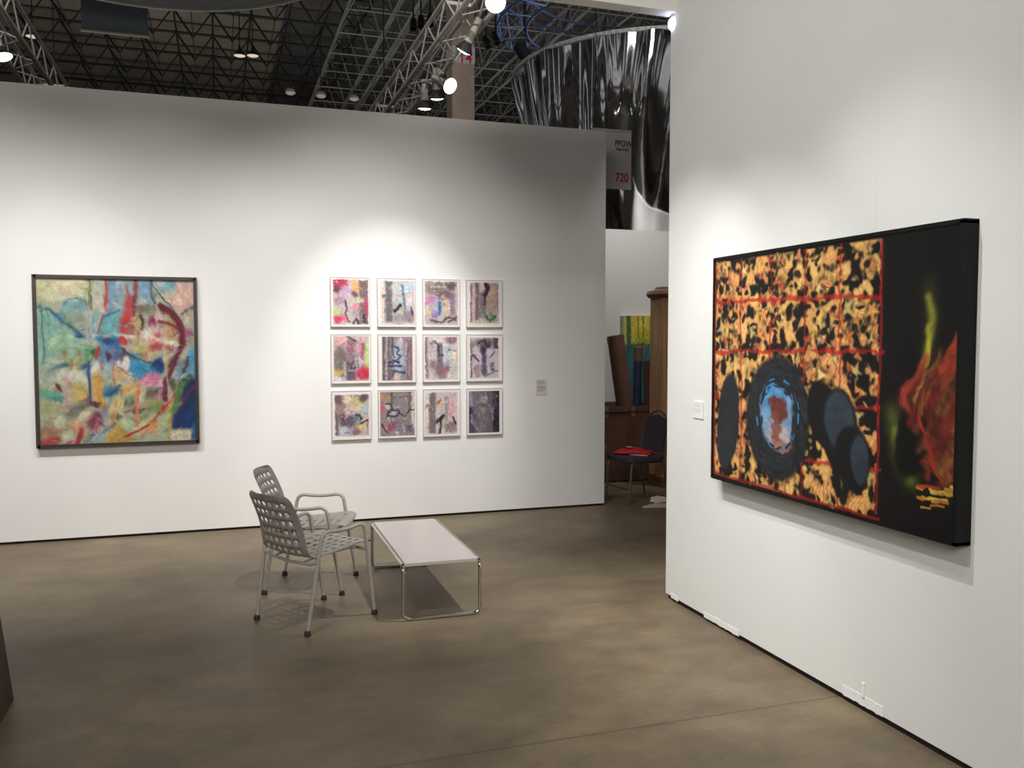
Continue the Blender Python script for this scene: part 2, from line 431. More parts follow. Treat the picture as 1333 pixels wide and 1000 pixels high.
# mottled patches
n1 = fbm(P.h, P.w, 20, 30, 3); n2 = fbm(P.h, P.w, 30, 44, 2); n3 = fbm(P.h, P.w, 5, 7, 2); n4 = fbm(P.h, P.w, 30, 46, 2)
f = n1 * .65 + n4 * .35
area = (P.U < uE - 0.012 + 0.02 * (n2 - .5)) & (P.U > 0.012) & (P.V > .012) & (P.V < asp2 - .012)
m_olive = sm(.415, .46, f) * area; m_tan = sm(.47, .50, f) * area; m_hi = sm(.545, .60, f) * area
P.img = P.img * (1 - m_olive[..., None]) + np.array((112, 88, 58.)) * m_olive[..., None]
yel = np.array((214, 168, 92.)) * (1 - n3[..., None]) + np.array((206, 142, 86.)) * n3[..., None]
P.img = P.img * (1 - m_tan[..., None]) + yel * m_tan[..., None]
P.img = P.img * (1 - m_hi[..., None] * .7) + np.array((238, 196, 112.)) * m_hi[..., None] * .7
stripe = ((np.abs(np.sin((P.U * 1.2 + P.V * .7 + P.wu * .05) * 190)) < .22) & (n3 > .5) & (f > .49) & area).astype(float)
P.img = P.img * (1 - stripe[..., None] * .85) + np.array((196, 42, 30.)) * stripe[..., None] * .85
# pointed leaf-like daubs, each with a dark smoky rim
for _ in range(150):
    u = .02 + rng.random() * (uE - .05); v = .02 + rng.random() * (asp2 - .04); t = rng.random() * 6.28; L_ = .012 + .014 * rng.random()
    c = [(236, 186, 100), (222, 158, 88), (240, 204, 128), (206, 140, 76), (200, 172, 110)][int(rng.random() * 5)]
    P.ell(u, v, L_ * 1.15, L_ * .9, (20, 16, 14), .8, math.degrees(t), .7, 1.5)
    nsp = int(3 + rng.random() * 3); pts = []
    for q in range(nsp * 2):
        a_ = t + math.pi * q / nsp; r_2 = L_ * ((1.05 + .35 * rng.random()) if q % 2 == 0 else .45)
        pts.append((u + math.cos(a_) * r_2, v + math.sin(a_) * r_2 * 1.05))
    P.poly(pts, c, 1, .8, .1)
    if rng.random() < .55:
        for q in (-.35, 0, .35):
            dx_, dy_ = math.cos(t) * L_ * q, math.sin(t) * L_ * q
            P.line([(u + dx_ - math.sin(t) * L_ * .4, v + dy_ + math.cos(t) * L_ * .4), (u + dx_ + math.sin(t) * L_ * .4, v + dy_ - math.cos(t) * L_ * .4)], .004, (196, 44, 30), .9)
for _ in range(150):
    u = .02 + rng.random() * (uE - .05); v = .02 + rng.random() * (asp2 - .04)
    P.ell(u, v, .006 + .012 * rng.random(), .005 + .008 * rng.random(), (14, 12, 12), .95, rng.random() * 180, .4, 2.5)
P.img[P.U > uE + .004] = (15, 13, 13)
P.smear(2, 9, .10)
# red lattice
for px in (965, 1003, 1047, 1093):
    u = pw(px, 380)[0]; P.line([(u, .015), (u + .006, asp2 - .02)], .009, (170, 28, 26), .62, k=2)
for a, b in (((931, 394), (1148, 384)), ((930, 459), (1148, 459)), ((1080, 532), (1146, 533)), ((931, 516), (950, 517)), ((1050, 598), (1146, 612))):
    P.line([pw(*a), pw(*b)], .012, (180, 30, 26), .7, k=2)
P.line([(.012, .02), (.012, asp2 - .02)], .012, (150, 30, 26), .7); P.line([(uE - .008, .02), (uE - .008, asp2 - .03)], .010, (170, 30, 28), .7)
P.line([(.012, asp2 - .015), (uE, asp2 - .015)], .010, (160, 30, 26), .7)
for _ in range(70):
    u = .02 + rng.random() * (uE - .05); v = .02 + rng.random() * (asp2 - .04)
    P.ell(u, v, .006 + .014 * rng.random(), .005 + .010 * rng.random(), [(14, 12, 12), (14, 12, 12), (206, 160, 90)][int(rng.random() * 3)], .85, rng.random() * 180, .5, 2.5)
# dark ring and lozenges, pale blue centre (plain masses)
dk = (33, 36, 40)
def E_(px, py, rx, ry, col, ang=0, soft=.12, a=1, k=1.0):
    c = pw(px, py); l = pw(px - rx, py); r = pw(px + rx, py); t = pw(px, py - ry); b = pw(px, py + ry)
    P.ell((l[0] + r[0]) / 2, (t[1] + b[1]) / 2, (r[0] - l[0]) / 2, (b[1] - t[1]) / 2, col, a, ang, soft, k)
E_(948, 546, 14, 62, dk, 4); E_(944, 572, 11, 40, (38, 42, 46), 6)
E_(1013, 546, 43, 84, (20, 20, 22)); E_(1013, 545, 41, 81, dk)
for _ in range(260):
    t = rng.random() * 6.28; q = .62 + .36 * rng.random()
    a = pw(1013 + math.cos(t) * 40 * q, 545 + math.sin(t) * 80 * q); t2 = t + .16
    b = pw(1013 + math.cos(t2) * 41 * q, 545 + math.sin(t2) * 81 * q)
    P.line([a, b], .005, [(20, 21, 24), (48, 53, 58), (40, 44, 48)][int(rng.random() * 3)], .8)
E_(1012, 542, 23, 43, (120, 152, 186), 0, .2, 1, 3); E_(1010, 522, 18, 20, (76, 140, 190), 0, .5, .9, 3); E_(1014, 568, 18, 18, (180, 160, 156), 0, .5, .9, 3)
E_(1014, 532, 11, 18, (110, 52, 46), 20, .3, 1, 5); E_(1010, 556, 8, 22, (124, 72, 62), 0, .4, .9, 5); E_(1018, 580, 13, 9, (150, 110, 96), 0, .5, .9, 4)
for _ in range(70):
    t = rng.random() * 6.28; q = .86 + .36 * rng.random()
    a = pw(1012 + math.cos(t) * 23 * q, 543 + math.sin(t) * 44 * q); b = pw(1012 + math.cos(t + .2) * 23 * q, 543 + math.sin(t + .2) * 44 * q)
    P.line([a, b], .004 + .005 * rng.random(), [(50, 130, 196), (26, 28, 32), (26, 28, 32), (30, 33, 37), (70, 160, 222)][int(rng.random() * 4)], .95)
E_(1072, 538, 21, 46, (17, 18, 20), -22); E_(1092, 548, 24, 46, (22, 23, 26), -18); E_(1093, 547, 20, 41, (50, 60, 70), -18, .15)
E_(1110, 596, 24, 44, (18, 19, 22), -6); E_(1119, 598, 12, 34, (48, 58, 68), -4, .15)
P.line([pw(1066, 560), pw(1085, 600), pw(1092, 640)], .03, (20, 20, 22)); P.line([pw(1104, 620), pw(1098, 650)], .03, (22, 23, 25))
# dark end panel: green-yellow glow and streaks of orange
P.line([pw(1209, 372), pw(1211, 410), pw(1207, 450)], .055, (64, 68, 26), .5, soft=1)
P.line([pw(1208, 385), pw(1212, 410), pw(1208, 445), pw(1204, 470)], .026, (150, 152, 56), .85, soft=.9)
P.line([pw(1206, 425), pw(1208, 445), pw(1206, 465)], .014, (196, 186, 60), .8, soft=.9)
for a, b, c, w in (((1162, 540), (1170, 590), (1186, 626), .06), ((1166, 560), (1173, 600), (1184, 622), .03)):
    P.line([pw(*a), pw(*b), pw(*c)], w, (104, 118, 40) if w > .05 else (150, 166, 58), .6, soft=1)
E_(1188, 572, 23, 58, (11, 10, 10), 14, .2)
fl_ = [(150, 48, 34), (170, 78, 46), (140, 40, 32), (160, 104, 58), (130, 116, 54), (70, 24, 20), (20, 14, 12), (110, 36, 28)]
P.poly([pw(*q) for q in ((1250, 430), (1251, 500), (1246, 580), (1228, 632), (1214, 590), (1204, 545), (1176, 535), (1172, 512), (1192, 480), (1214, 478), (1236, 450))], (104, 38, 28), .85, 3)
for _ in range(150):
    t = rng.random(); cyp = 462 + t * 160
    xl_ = 1174 + max(0, t - .3) * 58 + max(0, .25 - t) * 110; x0_ = xl_ + rng.random() * (1251 - xl_)
    b_ = 1 if rng.random() < .5 else .6
    P.line([pw(x0_ - 3, cyp + 18 * b_), pw(x0_ + 2, cyp), pw(min(1252, x0_ + 9), cyp - 26 * b_)], .006 + .014 * rng.random(), fl_[int(rng.random() * 8)], .62, soft=.9, k=3, taper=True)
P.line([pw(1251, 432), pw(1240, 456), pw(1226, 478)], .03, (166, 66, 42), .85, soft=.6, k=2)
P.line([pw(1204, 462), pw(1192, 486), pw(1176, 512), pw(1180, 532)], .018, (160, 66, 46), .85, soft=.7, k=2)
P.line([pw(1207, 462), pw(1202, 490), pw(1190, 520)], .010, (170, 130, 76), .7, soft=.8, k=2)
P.line([pw(1194, 542), pw(1206, 570), pw(1216, 604), pw(1224, 628)], .010, (176, 50, 36), .9, soft=.6, k=2)
P.line([pw(1248, 545), pw(1240, 580), pw(1226, 615)], .012, (150, 130, 62), .8, soft=.8, k=3)
P.smear(4, 8, .10, 1.2, sm(uE + .02, uE + .04, P.U), .6)
for _ in range(26):
    x0_ = 1192 + rng.random() * 50; y0_ = 632 + rng.random() * 28
    P.line([pw(x0_, y0_), pw(min(1250, x0_ + 6 + 14 * rng.random()), y0_ + 2)], .006, [(214, 164, 54), (190, 120, 44), (222, 190, 80)][int(rng.random() * 3)], .9)
P.line([pw(1194, 634), pw(1222, 634)], .008, (196, 66, 40), .9)
M_canvas2 = canvas_mat('painted_canvas_leaf_panel', 0.5, 0.12, 0.80)
canvas_mesh('canvas', P, loc((XF, yf, zt)), (0, -W2, 0), (0, 0, -H2), (-1, 0, 0), M_canvas2, pt)
fr = MB(); t = .018
for a, b in (((XF - .004, yn, zb), (XR, yn + t, zt)), ((XF - .004, yf - t * .6, zb), (XR, yf + .004, zt)), ((XF - .004, yn, zt - t * .6), (XR, yf, zt + .006)), ((XF - .004, yn, zb - .004), (XR, yf, zb + t * .6))):
    fr.box(loc(a), loc(b))
fr.build('frame', M_black, pt)
MB().box(loc((XF + .006, yn + .01, zb + .01)), loc((XR, yf - .01, zt - .01))).build('stretcher_box', M_black, pt)

# ================================================================== ABSTRACT PAINTING (back wall, left)
cor = [(47.2, 363.4), (251.5, 365), (255.4, 571.8), (52.6, 578.4)]
YP = YB - .05
pa = atY(45, 361.5, YP); pb = atY(257, 576, YP)
ax0, az1 = atY(43, 470, YP).x + .018, atY(150, 361.2, YP).z
ax1, az0 = atY(257.5, 470, YP).x - .01, atY(150, 578.6, YP).z
W1, H1 = ax1 - ax0, az1 - az0
pt = thing('abstract_painting', 'thin black-framed painting of mint, blue, pink and ochre brushwork on the back wall', 'painting', ((ax0 + ax1) / 2, YB, az0))
asp1 = H1 / W1
P = Paint(330, 290, (165, 172, 148), asp1, 0.012)
QO = [(40, 355), (148, 355), (40, 465), (148, 465)]
def Q(k, x, y):
    px = QO[k][0] + x / 8.33; py = QO[k][1] + y / 8.33
    v = (py - 364) / (575.5 - 364); l = 47.2 + 5.4 * v; r = 251.5 + 3.9 * v; u = (px - l) / (r - l)
    v = (py - (363.4 + 1.6 * u)) / ((578.4 - 6.6 * u) - (363.4 + 1.6 * u))
    return (u, v * asp1)
S1 = 1 / (8.33 * 204.0)
def e(k, x, y, rx, ry, c, a=.95, ang=0, soft=.5): \
    (P.ell(*Q(k, x, y), rx * S1 * 1.08, ry * S1 * 1.08, c, a, ang, soft, 2.6), LOG.append(lambda: P.ell(*Q(k, x, y), rx * S1, ry * S1, np.array(c) * .96, .6, ang, .4, 4) if rx * ry < 3600 else None))
LOG = []
def l(k, pts, w, c, a=.95, soft=.5):
    P.line([Q(k, *p) for p in pts], w * S1, c, a, soft)
    LOG.append(lambda: P.line([Q(k, *p) for p in pts], w * S1 * .8, np.array(c) * .92, .7, .45, 1.2))
def g(k, pts, c, a=.95): P.poly([Q(k, *p) for p in pts], c, a)
# upper left
g(0, [(50, 60), (610, 60), (610, 330), (340, 340), (110, 310), (50, 260)], (204, 200, 164)); e(0, 400, 170, 160, 70, (218, 198, 170), .8)
e(0, 120, 190, 60, 120, (185, 185, 145), .7)
g(0, [(80, 330), (180, 390), (560, 700), (600, 820), (500, 990), (80, 990)], (132, 170, 150)); e(0, 340, 780, 170, 130, (152, 182, 152)); e(0, 220, 560, 80, 100, (118, 165, 158), .7)
e(0, 330, 490, 70, 70, (88, 140, 148)); e(0, 480, 520, 120, 130, (142, 156, 134)); e(0, 480, 385, 145, 80, (120, 166, 168)); e(0, 450, 350, 60, 24, (176, 196, 196), .8)
l(0, [(345, 380), (400, 320), (490, 300), (580, 340), (610, 420)], 16, (98, 142, 146)); l(0, [(380, 420), (470, 430), (600, 450)], 16, (176, 186, 180))
l(0, [(130, 345), (140, 600), (145, 980)], 16, (74, 124, 130)); l(0, [(185, 400), (200, 640)], 12, (100, 146, 142), .8)
l(0, [(185, 390), (300, 490), (430, 590), (560, 690)], 30, (50, 96, 118)); e(0, 520, 670, 60, 34, (52, 90, 130), .9, 35); e(0, 140, 352, 18, 16, (45, 75, 85)); e(0, 200, 405, 22, 16, (45, 75, 90))
g(0, [(630, 70), (780, 70), (780, 430), (630, 420)], (184, 184, 170)); l(0, [(622, 70), (622, 360)], 32, (126, 136, 80)); l(0, [(640, 260), (640, 400)], 24, (140, 120, 90), .8)
g(0, [(815, 70), (960, 70), (960, 400), (780, 420)], (112, 146, 168)); e(0, 880, 350, 80, 50, (190, 180, 175), .8)
l(0, [(690, 430), (690, 650)], 80, (160, 188, 192)); l(0, [(600, 400), (625, 760)], 46, (170, 170, 168)); l(0, [(660, 460), (665, 640)], 18, (96, 140, 156), .8)
l(0, [(798, 80), (798, 260), (780, 400)], 38, (190, 84, 76)); l(0, [(765, 480), (745, 560), (720, 650)], 30, (152, 96, 92))
g(0, [(770, 470), (960, 420), (960, 670), (740, 670)], (104, 166, 170)); l(0, [(770, 465), (850, 445), (940, 405)], 24, (46, 96, 162))
g(0, [(660, 690), (760, 660), (960, 700), (960, 790), (740, 780)], (44, 108, 146)); e(0, 840, 770, 80, 40, (34, 66, 136)); e(0, 805, 706, 50, 14, (206, 152, 92))
g(0, [(720, 790), (960, 780), (960, 1000), (680, 1000)], (92, 132, 164)); l(0, [(650, 680), (940, 680)], 12, (186, 214, 208))
e(0, 615, 880, 66, 100, (70, 134, 82)); e(0, 665, 860, 30, 60, (52, 92, 70)); l(0, [(630, 890), (632, 1000)], 22, (200, 196, 140))
for x, y in ((350, 900), (425, 980), (500, 900), (520, 950)): l(0, [(x, y - 50), (x + 8, y + 60)], 34, (168, 148, 84), .9)
e(0, 720, 880, 30, 76, (166, 66, 58)); e(0, 830, 915, 26, 46, (78, 42, 60)); l(0, [(870, 820), (875, 990)], 16, (150, 110, 140), .8)
# upper right
g(1, [(0, 60), (390, 60), (430, 330), (300, 420), (0, 430)], (138, 166, 174)); e(1, 150, 330, 60, 70, (186, 170, 176), .8); e(1, 310, 170, 50, 120, (122, 166, 192), .9); e(1, 260, 330, 60, 80, (188, 190, 178), .8); e(1, 60, 130, 50, 60, (150, 176, 184), .8)
g(1, [(400, 60), (720, 60), (720, 300), (560, 300), (430, 200)], (150, 176, 172)); e(1, 590, 150, 90, 60, (122, 164, 178)); e(1, 480, 120, 40, 70, (196, 200, 188), .8)
g(1, [(700, 70), (890, 70), (890, 350), (740, 440), (640, 410), (500, 250), (640, 210)], (208, 172, 156)); e(1, 700, 300, 110, 60, (216, 184, 170), .8, 30)
g(1, [(700, 450), (890, 350), (890, 620), (740, 560)], (176, 170, 146)); e(1, 790, 500, 50, 36, (210, 200, 176), .8)
e(1, 340, 390, 110, 60, (112, 112, 92), .85); e(1, 250, 370, 34, 60, (120, 105, 85), .8)
g(1, [(120, 230), (175, 250), (165, 560), (130, 650), (35, 650), (60, 520), (105, 330)], (184, 48, 50)); l(1, [(128, 150), (125, 300)], 30, (190, 92, 84), .85)
l(1, [(222, 70), (210, 250), (195, 460)], 44, (142, 72, 74)); l(1, [(195, 250), (190, 450)], 26, (120, 60, 90), .8)
e(1, 500, 680, 230, 200, (198, 164, 152)); e(1, 620, 640, 110, 120, (176, 140, 96), .85); e(1, 480, 620, 90, 80, (206, 170, 168), .9)
e(1, 380, 515, 60, 66, (136, 40, 84)); e(1, 470, 470, 50, 60, (216, 174, 186), .9); e(1, 460, 670, 40, 40, (196, 96, 108), .9); e(1, 500, 590, 36, 40, (150, 152, 146), .8)
e(1, 330, 640, 60, 50, (206, 214, 200), .9); e(1, 160, 600, 56, 50, (160, 88, 84), .9)
l(1, [(235, 470), (235, 620), (225, 770)], 84, (192, 168, 116)); l(1, [(262, 460), (285, 520), (272, 610)], 40, (64, 52, 40)); l(1, [(110, 580), (230, 490)], 26, (186, 150, 110), .9)
e(1, 330, 850, 150, 100, (186, 172, 116)); e(1, 320, 885, 60, 40, (178, 130, 104), .9); e(1, 240, 820, 50, 40, (176, 176, 110), .8)
e(1, 470, 795, 90, 54, (168, 66, 70)); e(1, 440, 745, 60, 26, (200, 130, 130), .8); e(1, 600, 800, 40, 40, (150, 80, 76), .8)
l(1, [(480, 370), (590, 430), (680, 520)], 84, (168, 104, 62)); l(1, [(470, 520), (600, 560), (690, 600)], 44, (120, 50, 40), .9); e(1, 510, 385, 36, 40, (90, 40, 60))
l(1, [(490, 350), (640, 460), (720, 570), (745, 680), (720, 800), (680, 900), (610, 1000)], 74, (92, 24, 46)); l(1, [(690, 520), (760, 620), (775, 770)], 30, (124, 40, 60), .9)
e(1, 640, 930, 60, 60, (120, 60, 66), .8); e(1, 800, 640, 76, 56, (150, 76, 112)); e(1, 840, 740, 40, 60, (150, 146, 130), .9); e(1, 760, 860, 40, 80, (190, 176, 156), .9)
g(1, [(800, 830), (900, 780), (900, 1000), (760, 1000)], (80, 148, 188)); l(1, [(800, 900), (770, 1000)], 26, (70, 60, 50), .8)
e(1, 200, 930, 130, 70, (60, 130, 172)); e(1, 500, 960, 70, 50, (24, 56, 112)); e(1, 120, 900, 60, 70, (84, 116, 128), .9); e(1, 100, 960, 50, 60, (226, 214, 206), .9); e(1, 20, 860, 40, 140, (70, 100, 140), .8)
l(1, [(70, 820), (180, 900), (300, 950), (430, 975)], 26, (50, 70, 76)); l(1, [(90, 830), (60, 980)], 30, (80, 40, 50), .9)
l(1, [(0, 672), (200, 672)], 24, (190, 218, 210)); l(1, [(280, 670), (420, 700), (560, 735), (690, 770)], 44, (228, 208, 190)); l(1, [(120, 690), (290, 680)], 36, (220, 190, 180), .9)
e(1, 80, 735, 54, 44, (184, 38, 46)); e(1, 130, 810, 60, 40, (200, 160, 150), .8); l(1, [(540, 780), (545, 1000)], 18, (196, 186, 156)); l(1, [(575, 770), (575, 1000)], 22, (176, 160, 110), .9)
l(1, [(375, 80), (400, 150), (500, 255), (640, 405)], 14, (78, 78, 84)); l(1, [(372, 80), (385, 240), (430, 330)], 24, (92, 88, 104)); l(1, [(440, 230), (410, 300)], 14, (70, 70, 80)); l(1, [(720, 445), (800, 400), (880, 350)], 18, (58, 52, 52)); l(1, [(450, 400), (440, 340), (480, 300)], 18, (206, 196, 196), .8)
# lower left
e(2, 400, 190, 260, 80, (202, 206, 184)); e(2, 200, 170, 100, 60, (140, 150, 148), .8); e(2, 340, 80, 90, 40, (60, 102, 124)); e(2, 240, 130, 70, 36, (110, 140, 140), .8); e(2, 570, 80, 60, 36, (36, 78, 136)); e(2, 520, 90, 40, 60, (150, 146, 100), .8)
l(2, [(425, 10), (430, 140)], 36, (160, 138, 84)); e(2, 250, 30, 120, 34, (190, 176, 158), .8)
e(2, 520, 390, 100, 150, (196, 168, 100)); e(2, 560, 230, 40, 90, (206, 204, 176), .8); l(2, [(390, 240), (380, 420), (360, 560)], 80, (192, 164, 148)); e(2, 400, 240, 60, 34, (208, 176, 160), .8)
e(2, 210, 400, 110, 60, (98, 162, 134)); e(2, 160, 300, 60, 60, (170, 182, 146), .9); e(2, 290, 440, 50, 30, (70, 140, 140), .8); e(2, 220, 550, 130, 80, (168, 172, 124)); e(2, 250, 650, 140, 40, (196, 190, 160), .8)
e(2, 292, 320, 36, 60, (92, 52, 50)); e(2, 268, 270, 16, 18, (96, 48, 46)); e(2, 318, 300, 16, 18, (200, 160, 140))
e(2, 700, 130, 70, 90, (216, 212, 196)); e(2, 770, 130, 30, 80, (170, 130, 140), .8); e(2, 712, 340, 66, 200, (208, 152, 76)); e(2, 700, 490, 70, 60, (208, 162, 72)); l(2, [(650, 200), (650, 500)], 22, (196, 176, 126), .8)
l(2, [(618, 40), (620, 250), (622, 480)], 34, (48, 74, 122))
e(2, 850, 150, 70, 110, (150, 172, 180)); e(2, 900, 220, 40, 100, (212, 176, 136), .9); e(2, 850, 350, 100, 70, (58, 112, 150)); l(2, [(790, 400), (930, 340)], 30, (40, 72, 110), .8); l(2, [(875, 60), (890, 300)], 12, (170, 100, 90), .8)
e(2, 480, 570, 150, 84, (114, 112, 100), .95, -20); e(2, 560, 640, 110, 84, (204, 198, 168), .95, -25); e(2, 640, 500, 60, 34, (96, 52, 62)); e(2, 560, 460, 50, 34, (150, 84, 110), .8)
e(2, 670, 690, 90, 120, (122, 52, 74)); e(2, 620, 720, 60, 60, (130, 76, 72), .8); e(2, 760, 560, 90, 50, (140, 110, 120), .8, -30); e(2, 760, 650, 40, 90, (130, 156, 172), .85, 10); l(2, [(700, 660), (640, 860)], 34, (184, 120, 134), .8)
e(2, 180, 690, 90, 40, (150, 146, 122), .8); e(2, 200, 790, 140, 80, (156, 116, 88)); e(2, 190, 905, 150, 60, (164, 62, 66)); e(2, 320, 710, 60, 80, (200, 200, 176), .9); e(2, 460, 740, 100, 60, (198, 132, 106), .9); e(2, 450, 690, 70, 26, (214, 160, 130), .8)
e(2, 380, 860, 70, 90, (190, 192, 164), .9); l(2, [(530, 780), (490, 930)], 64, (172, 56, 64)); l(2, [(430, 900), (360, 950)], 46, (190, 90, 100), .8); e(2, 580, 830, 40, 60, (190, 160, 100), .85); e(2, 620, 850, 50, 40, (90, 120, 140), .8)
e(2, 730, 870, 80, 90, (148, 170, 170)); e(2, 700, 780, 30, 60, (190, 140, 150), .7); g(2, [(800, 560), (933, 400), (960, 620), (820, 780)], (208, 188, 138)); e(2, 870, 660, 70, 80, (172, 128, 74), .9, -40); e(2, 850, 740, 60, 40, (100, 110, 110), .8, -30); g(2, [(780, 950), (820, 820), (960, 680), (960, 960)], (188, 152, 80)); e(2, 790, 800, 60, 26, (84, 130, 150), .9, -40)
# lower right
g(3, [(0, 90), (130, 160), (280, 260), (230, 360), (0, 420)], (204, 172, 124)); e(3, 140, 240, 110, 30, (178, 170, 160), .9); e(3, 30, 330, 60, 50, (60, 106, 140), .9, -30); e(3, 110, 340, 80, 50, (206, 164, 96), .9)
e(3, 280, 125, 140, 100, (50, 132, 180)); e(3, 470, 100, 80, 76, (24, 56, 112)); e(3, 90, 60, 50, 60, (224, 214, 206)); e(3, 150, 180, 30, 20, (230, 220, 200), .9); l(3, [(40, 110), (150, 190)], 22, (180, 110, 120), .8); e(3, 340, 20, 130, 30, (170, 156, 110), .8)
g(3, [(760, 0), (905, 0), (905, 225), (640, 215)], (92, 152, 194)); e(3, 740, 100, 60, 90, (120, 126, 130), .9); l(3, [(800, 20), (740, 160)], 30, (60, 50, 46), .9); l(3, [(650, 210), (780, 200)], 26, (190, 180, 180), .8)
g(3, [(690, 240), (910, 222), (910, 890), (760, 780), (610, 770), (640, 600)], (20, 44, 88)); e(3, 820, 620, 70, 120, (22, 60, 112), .8); e(3, 880, 780, 30, 100, (30, 86, 130), .9); e(3, 700, 700, 60, 50, (28, 52, 90))
e(3, 760, 245, 70, 34, (60, 86, 56), .9); l(3, [(740, 250), (680, 400), (640, 570)], 76, (86, 122, 70)); e(3, 610, 280, 50, 80, (76, 74, 52), .9); e(3, 690, 480, 30, 40, (110, 150, 130), .8)
e(3, 400, 230, 110, 66, (208, 110, 146)); e(3, 340, 260, 50, 40, (226, 150, 172), .9); e(3, 470, 250, 50, 50, (222, 170, 186), .9); e(3, 470, 370, 80, 80, (186, 124, 134)); e(3, 375, 370, 56, 70, (94, 82, 76)); e(3, 380, 380, 26, 40, (130, 112, 80), .9); e(3, 430, 330, 26, 34, (60, 70, 100), .9); e(3, 520, 300, 34, 50, (214, 150, 160), .8)
e(3, 450, 540, 150, 80, (120, 142, 80)); e(3, 400, 470, 90, 30, (160, 148, 90), .9); e(3, 250, 720, 260, 110, (182, 192, 148)); e(3, 480, 740, 110, 120, (174, 184, 142), .9); e(3, 390, 780, 120, 60, (208, 148, 98), .95, -25); g(3, [(0, 700), (90, 780), (250, 900), (0, 930)], (178, 150, 76)); e(3, 470, 850, 140, 50, (172, 176, 142), .8)
e(3, 150, 470, 80, 66, (78, 94, 78)); e(3, 150, 450, 40, 34, (140, 150, 90), .8); e(3, 30, 480, 60, 110, (206, 184, 120), .9); e(3, 290, 560, 70, 34, (54, 44, 52)); e(3, 300, 545, 40, 12, (200, 190, 180), .9); e(3, 270, 650, 110, 36, (110, 116, 76), .8); l(3, [(100, 580), (190, 560), (230, 530)], 26, (170, 70, 76), .9); e(3, 30, 640, 50, 40, (80, 90, 90), .8)
l(3, [(250, 300), (235, 480), (240, 580), (235, 720)], 44, (222, 132, 98)); l(3, [(300, 330), (270, 430)], 30, (228, 196, 160), .9)
l(3, [(660, 40), (600, 160), (540, 270), (535, 440)], 62, (98, 38, 56)); l(3, [(650, 30), (560, 200)], 26, (140, 70, 84), .8)
l(3, [(545, 0), (560, 180), (590, 420)], 26, (190, 180, 150), .9); l(3, [(590, 420), (605, 640), (590, 880)], 52, (180, 158, 92)); l(3, [(585, 430), (590, 640)], 14, (206, 180, 150), .9)
l(3, [(100, 856), (250, 790), (400, 700), (500, 590), (570, 500), (650, 380)], 24, (184, 44, 40)); e(3, 530, 555, 56, 34, (186, 42, 44), .95, -45); l(3, [(520, 500), (640, 420)], 18, (206, 130, 140), .9)
g(3, [(600, 790), (700, 770), (860, 765), (835, 905), (590, 900)], (208, 194, 170)); l(3, [(620, 770), (850, 765)], 14, (150, 150, 150), .8); l(3, [(890, 300), (790, 400), (700, 550)], 28, (118, 40, 68))
P.sample(160, (0, 0, 1, asp1), .014, .06, .4, 16); P.smear(6, 2, .04, .6)
for fn in LOG: fn()
P.sample(260, (0, 0, 1, asp1), .008, .06, .4, 26); P.smear(2, 2, .06, .2); P.sample(220, (0, 0, 1, asp1), .004, .05, .55, 48)
P.daubs(26, (.45, .25, .98, .75), [(90, 60, 66), (110, 60, 70), (216, 200, 190), (80, 90, 100)], .008, .04, .45); P.daubs(26, (.05, .6, .6, asp1), [(110, 80, 66), (206, 190, 160), (130, 76, 74)], .008, .04, .4)
P.img *= (1 + .14 * (fbm(P.h, P.w, 60, 60, 2) - .5))[..., None]
M_canvas1 = canvas_mat('painted_canvas_abstract', 0.5, 0.3, 0.71)
def loc1(x, y, z): return (x - (ax0 + ax1) / 2, y - YB, z - az0)
canvas_mesh('canvas', P, loc1(ax0 + .012, YP + .012, az1 - .012), (W1 - .024, 0, 0), (0, 0, -(H1 - .024)), (0, -1, 0), M_canvas1, pt, .002)
fr = MB(); t = .026
M_df = mat('dark_wood_frame', (48, 38, 36), 0.45, vary=.2)
for a, b in (((ax0 - .012, az0 - .012), (ax0 + t - .012, az1 + .012)), ((ax1 - t + .012, az0 - .012), (ax1 + .012, az1 + .012)), ((ax0, az0 - .012), (ax1, az0 + t - .012)), ((ax0, az1 - t + .012), (ax1, az1 + .012))):
    fr.box(loc1(a[0], YP - .005, a[1]), loc1(b[0], YB, b[1]))
fr.build('frame', M_df, pt)

# ================================================================== TWELVE SMALL PICTURES
M_pf = mat('white_picture_frame', (186, 180, 178), 0.4, vary=.03)
M_paper = mat('picture_paper', (216, 208, 204), 0.8, vary=.04)
M_pic = canvas_mat('small_picture_paint', 0.7, 0.1, 0.86)
YS = YB - .03
colx = [atY(px, 467, YS).x for px in (457.3, 517.6, 575.4, 631.2)]
rowz = [atY(457, py, YS).z for py in (393.3, 467.3, 540.8)]
step = (colx[3] - colx[0]) / 3; colx = [colx[0] + step * i for i in range(4)]
SW, SH = .345, .432
g0, g1, g2 = (96, 84, 84), (150, 138, 136), (60, 52, 56)
WH = (222, 212, 208); MD = (192, 178, 178)
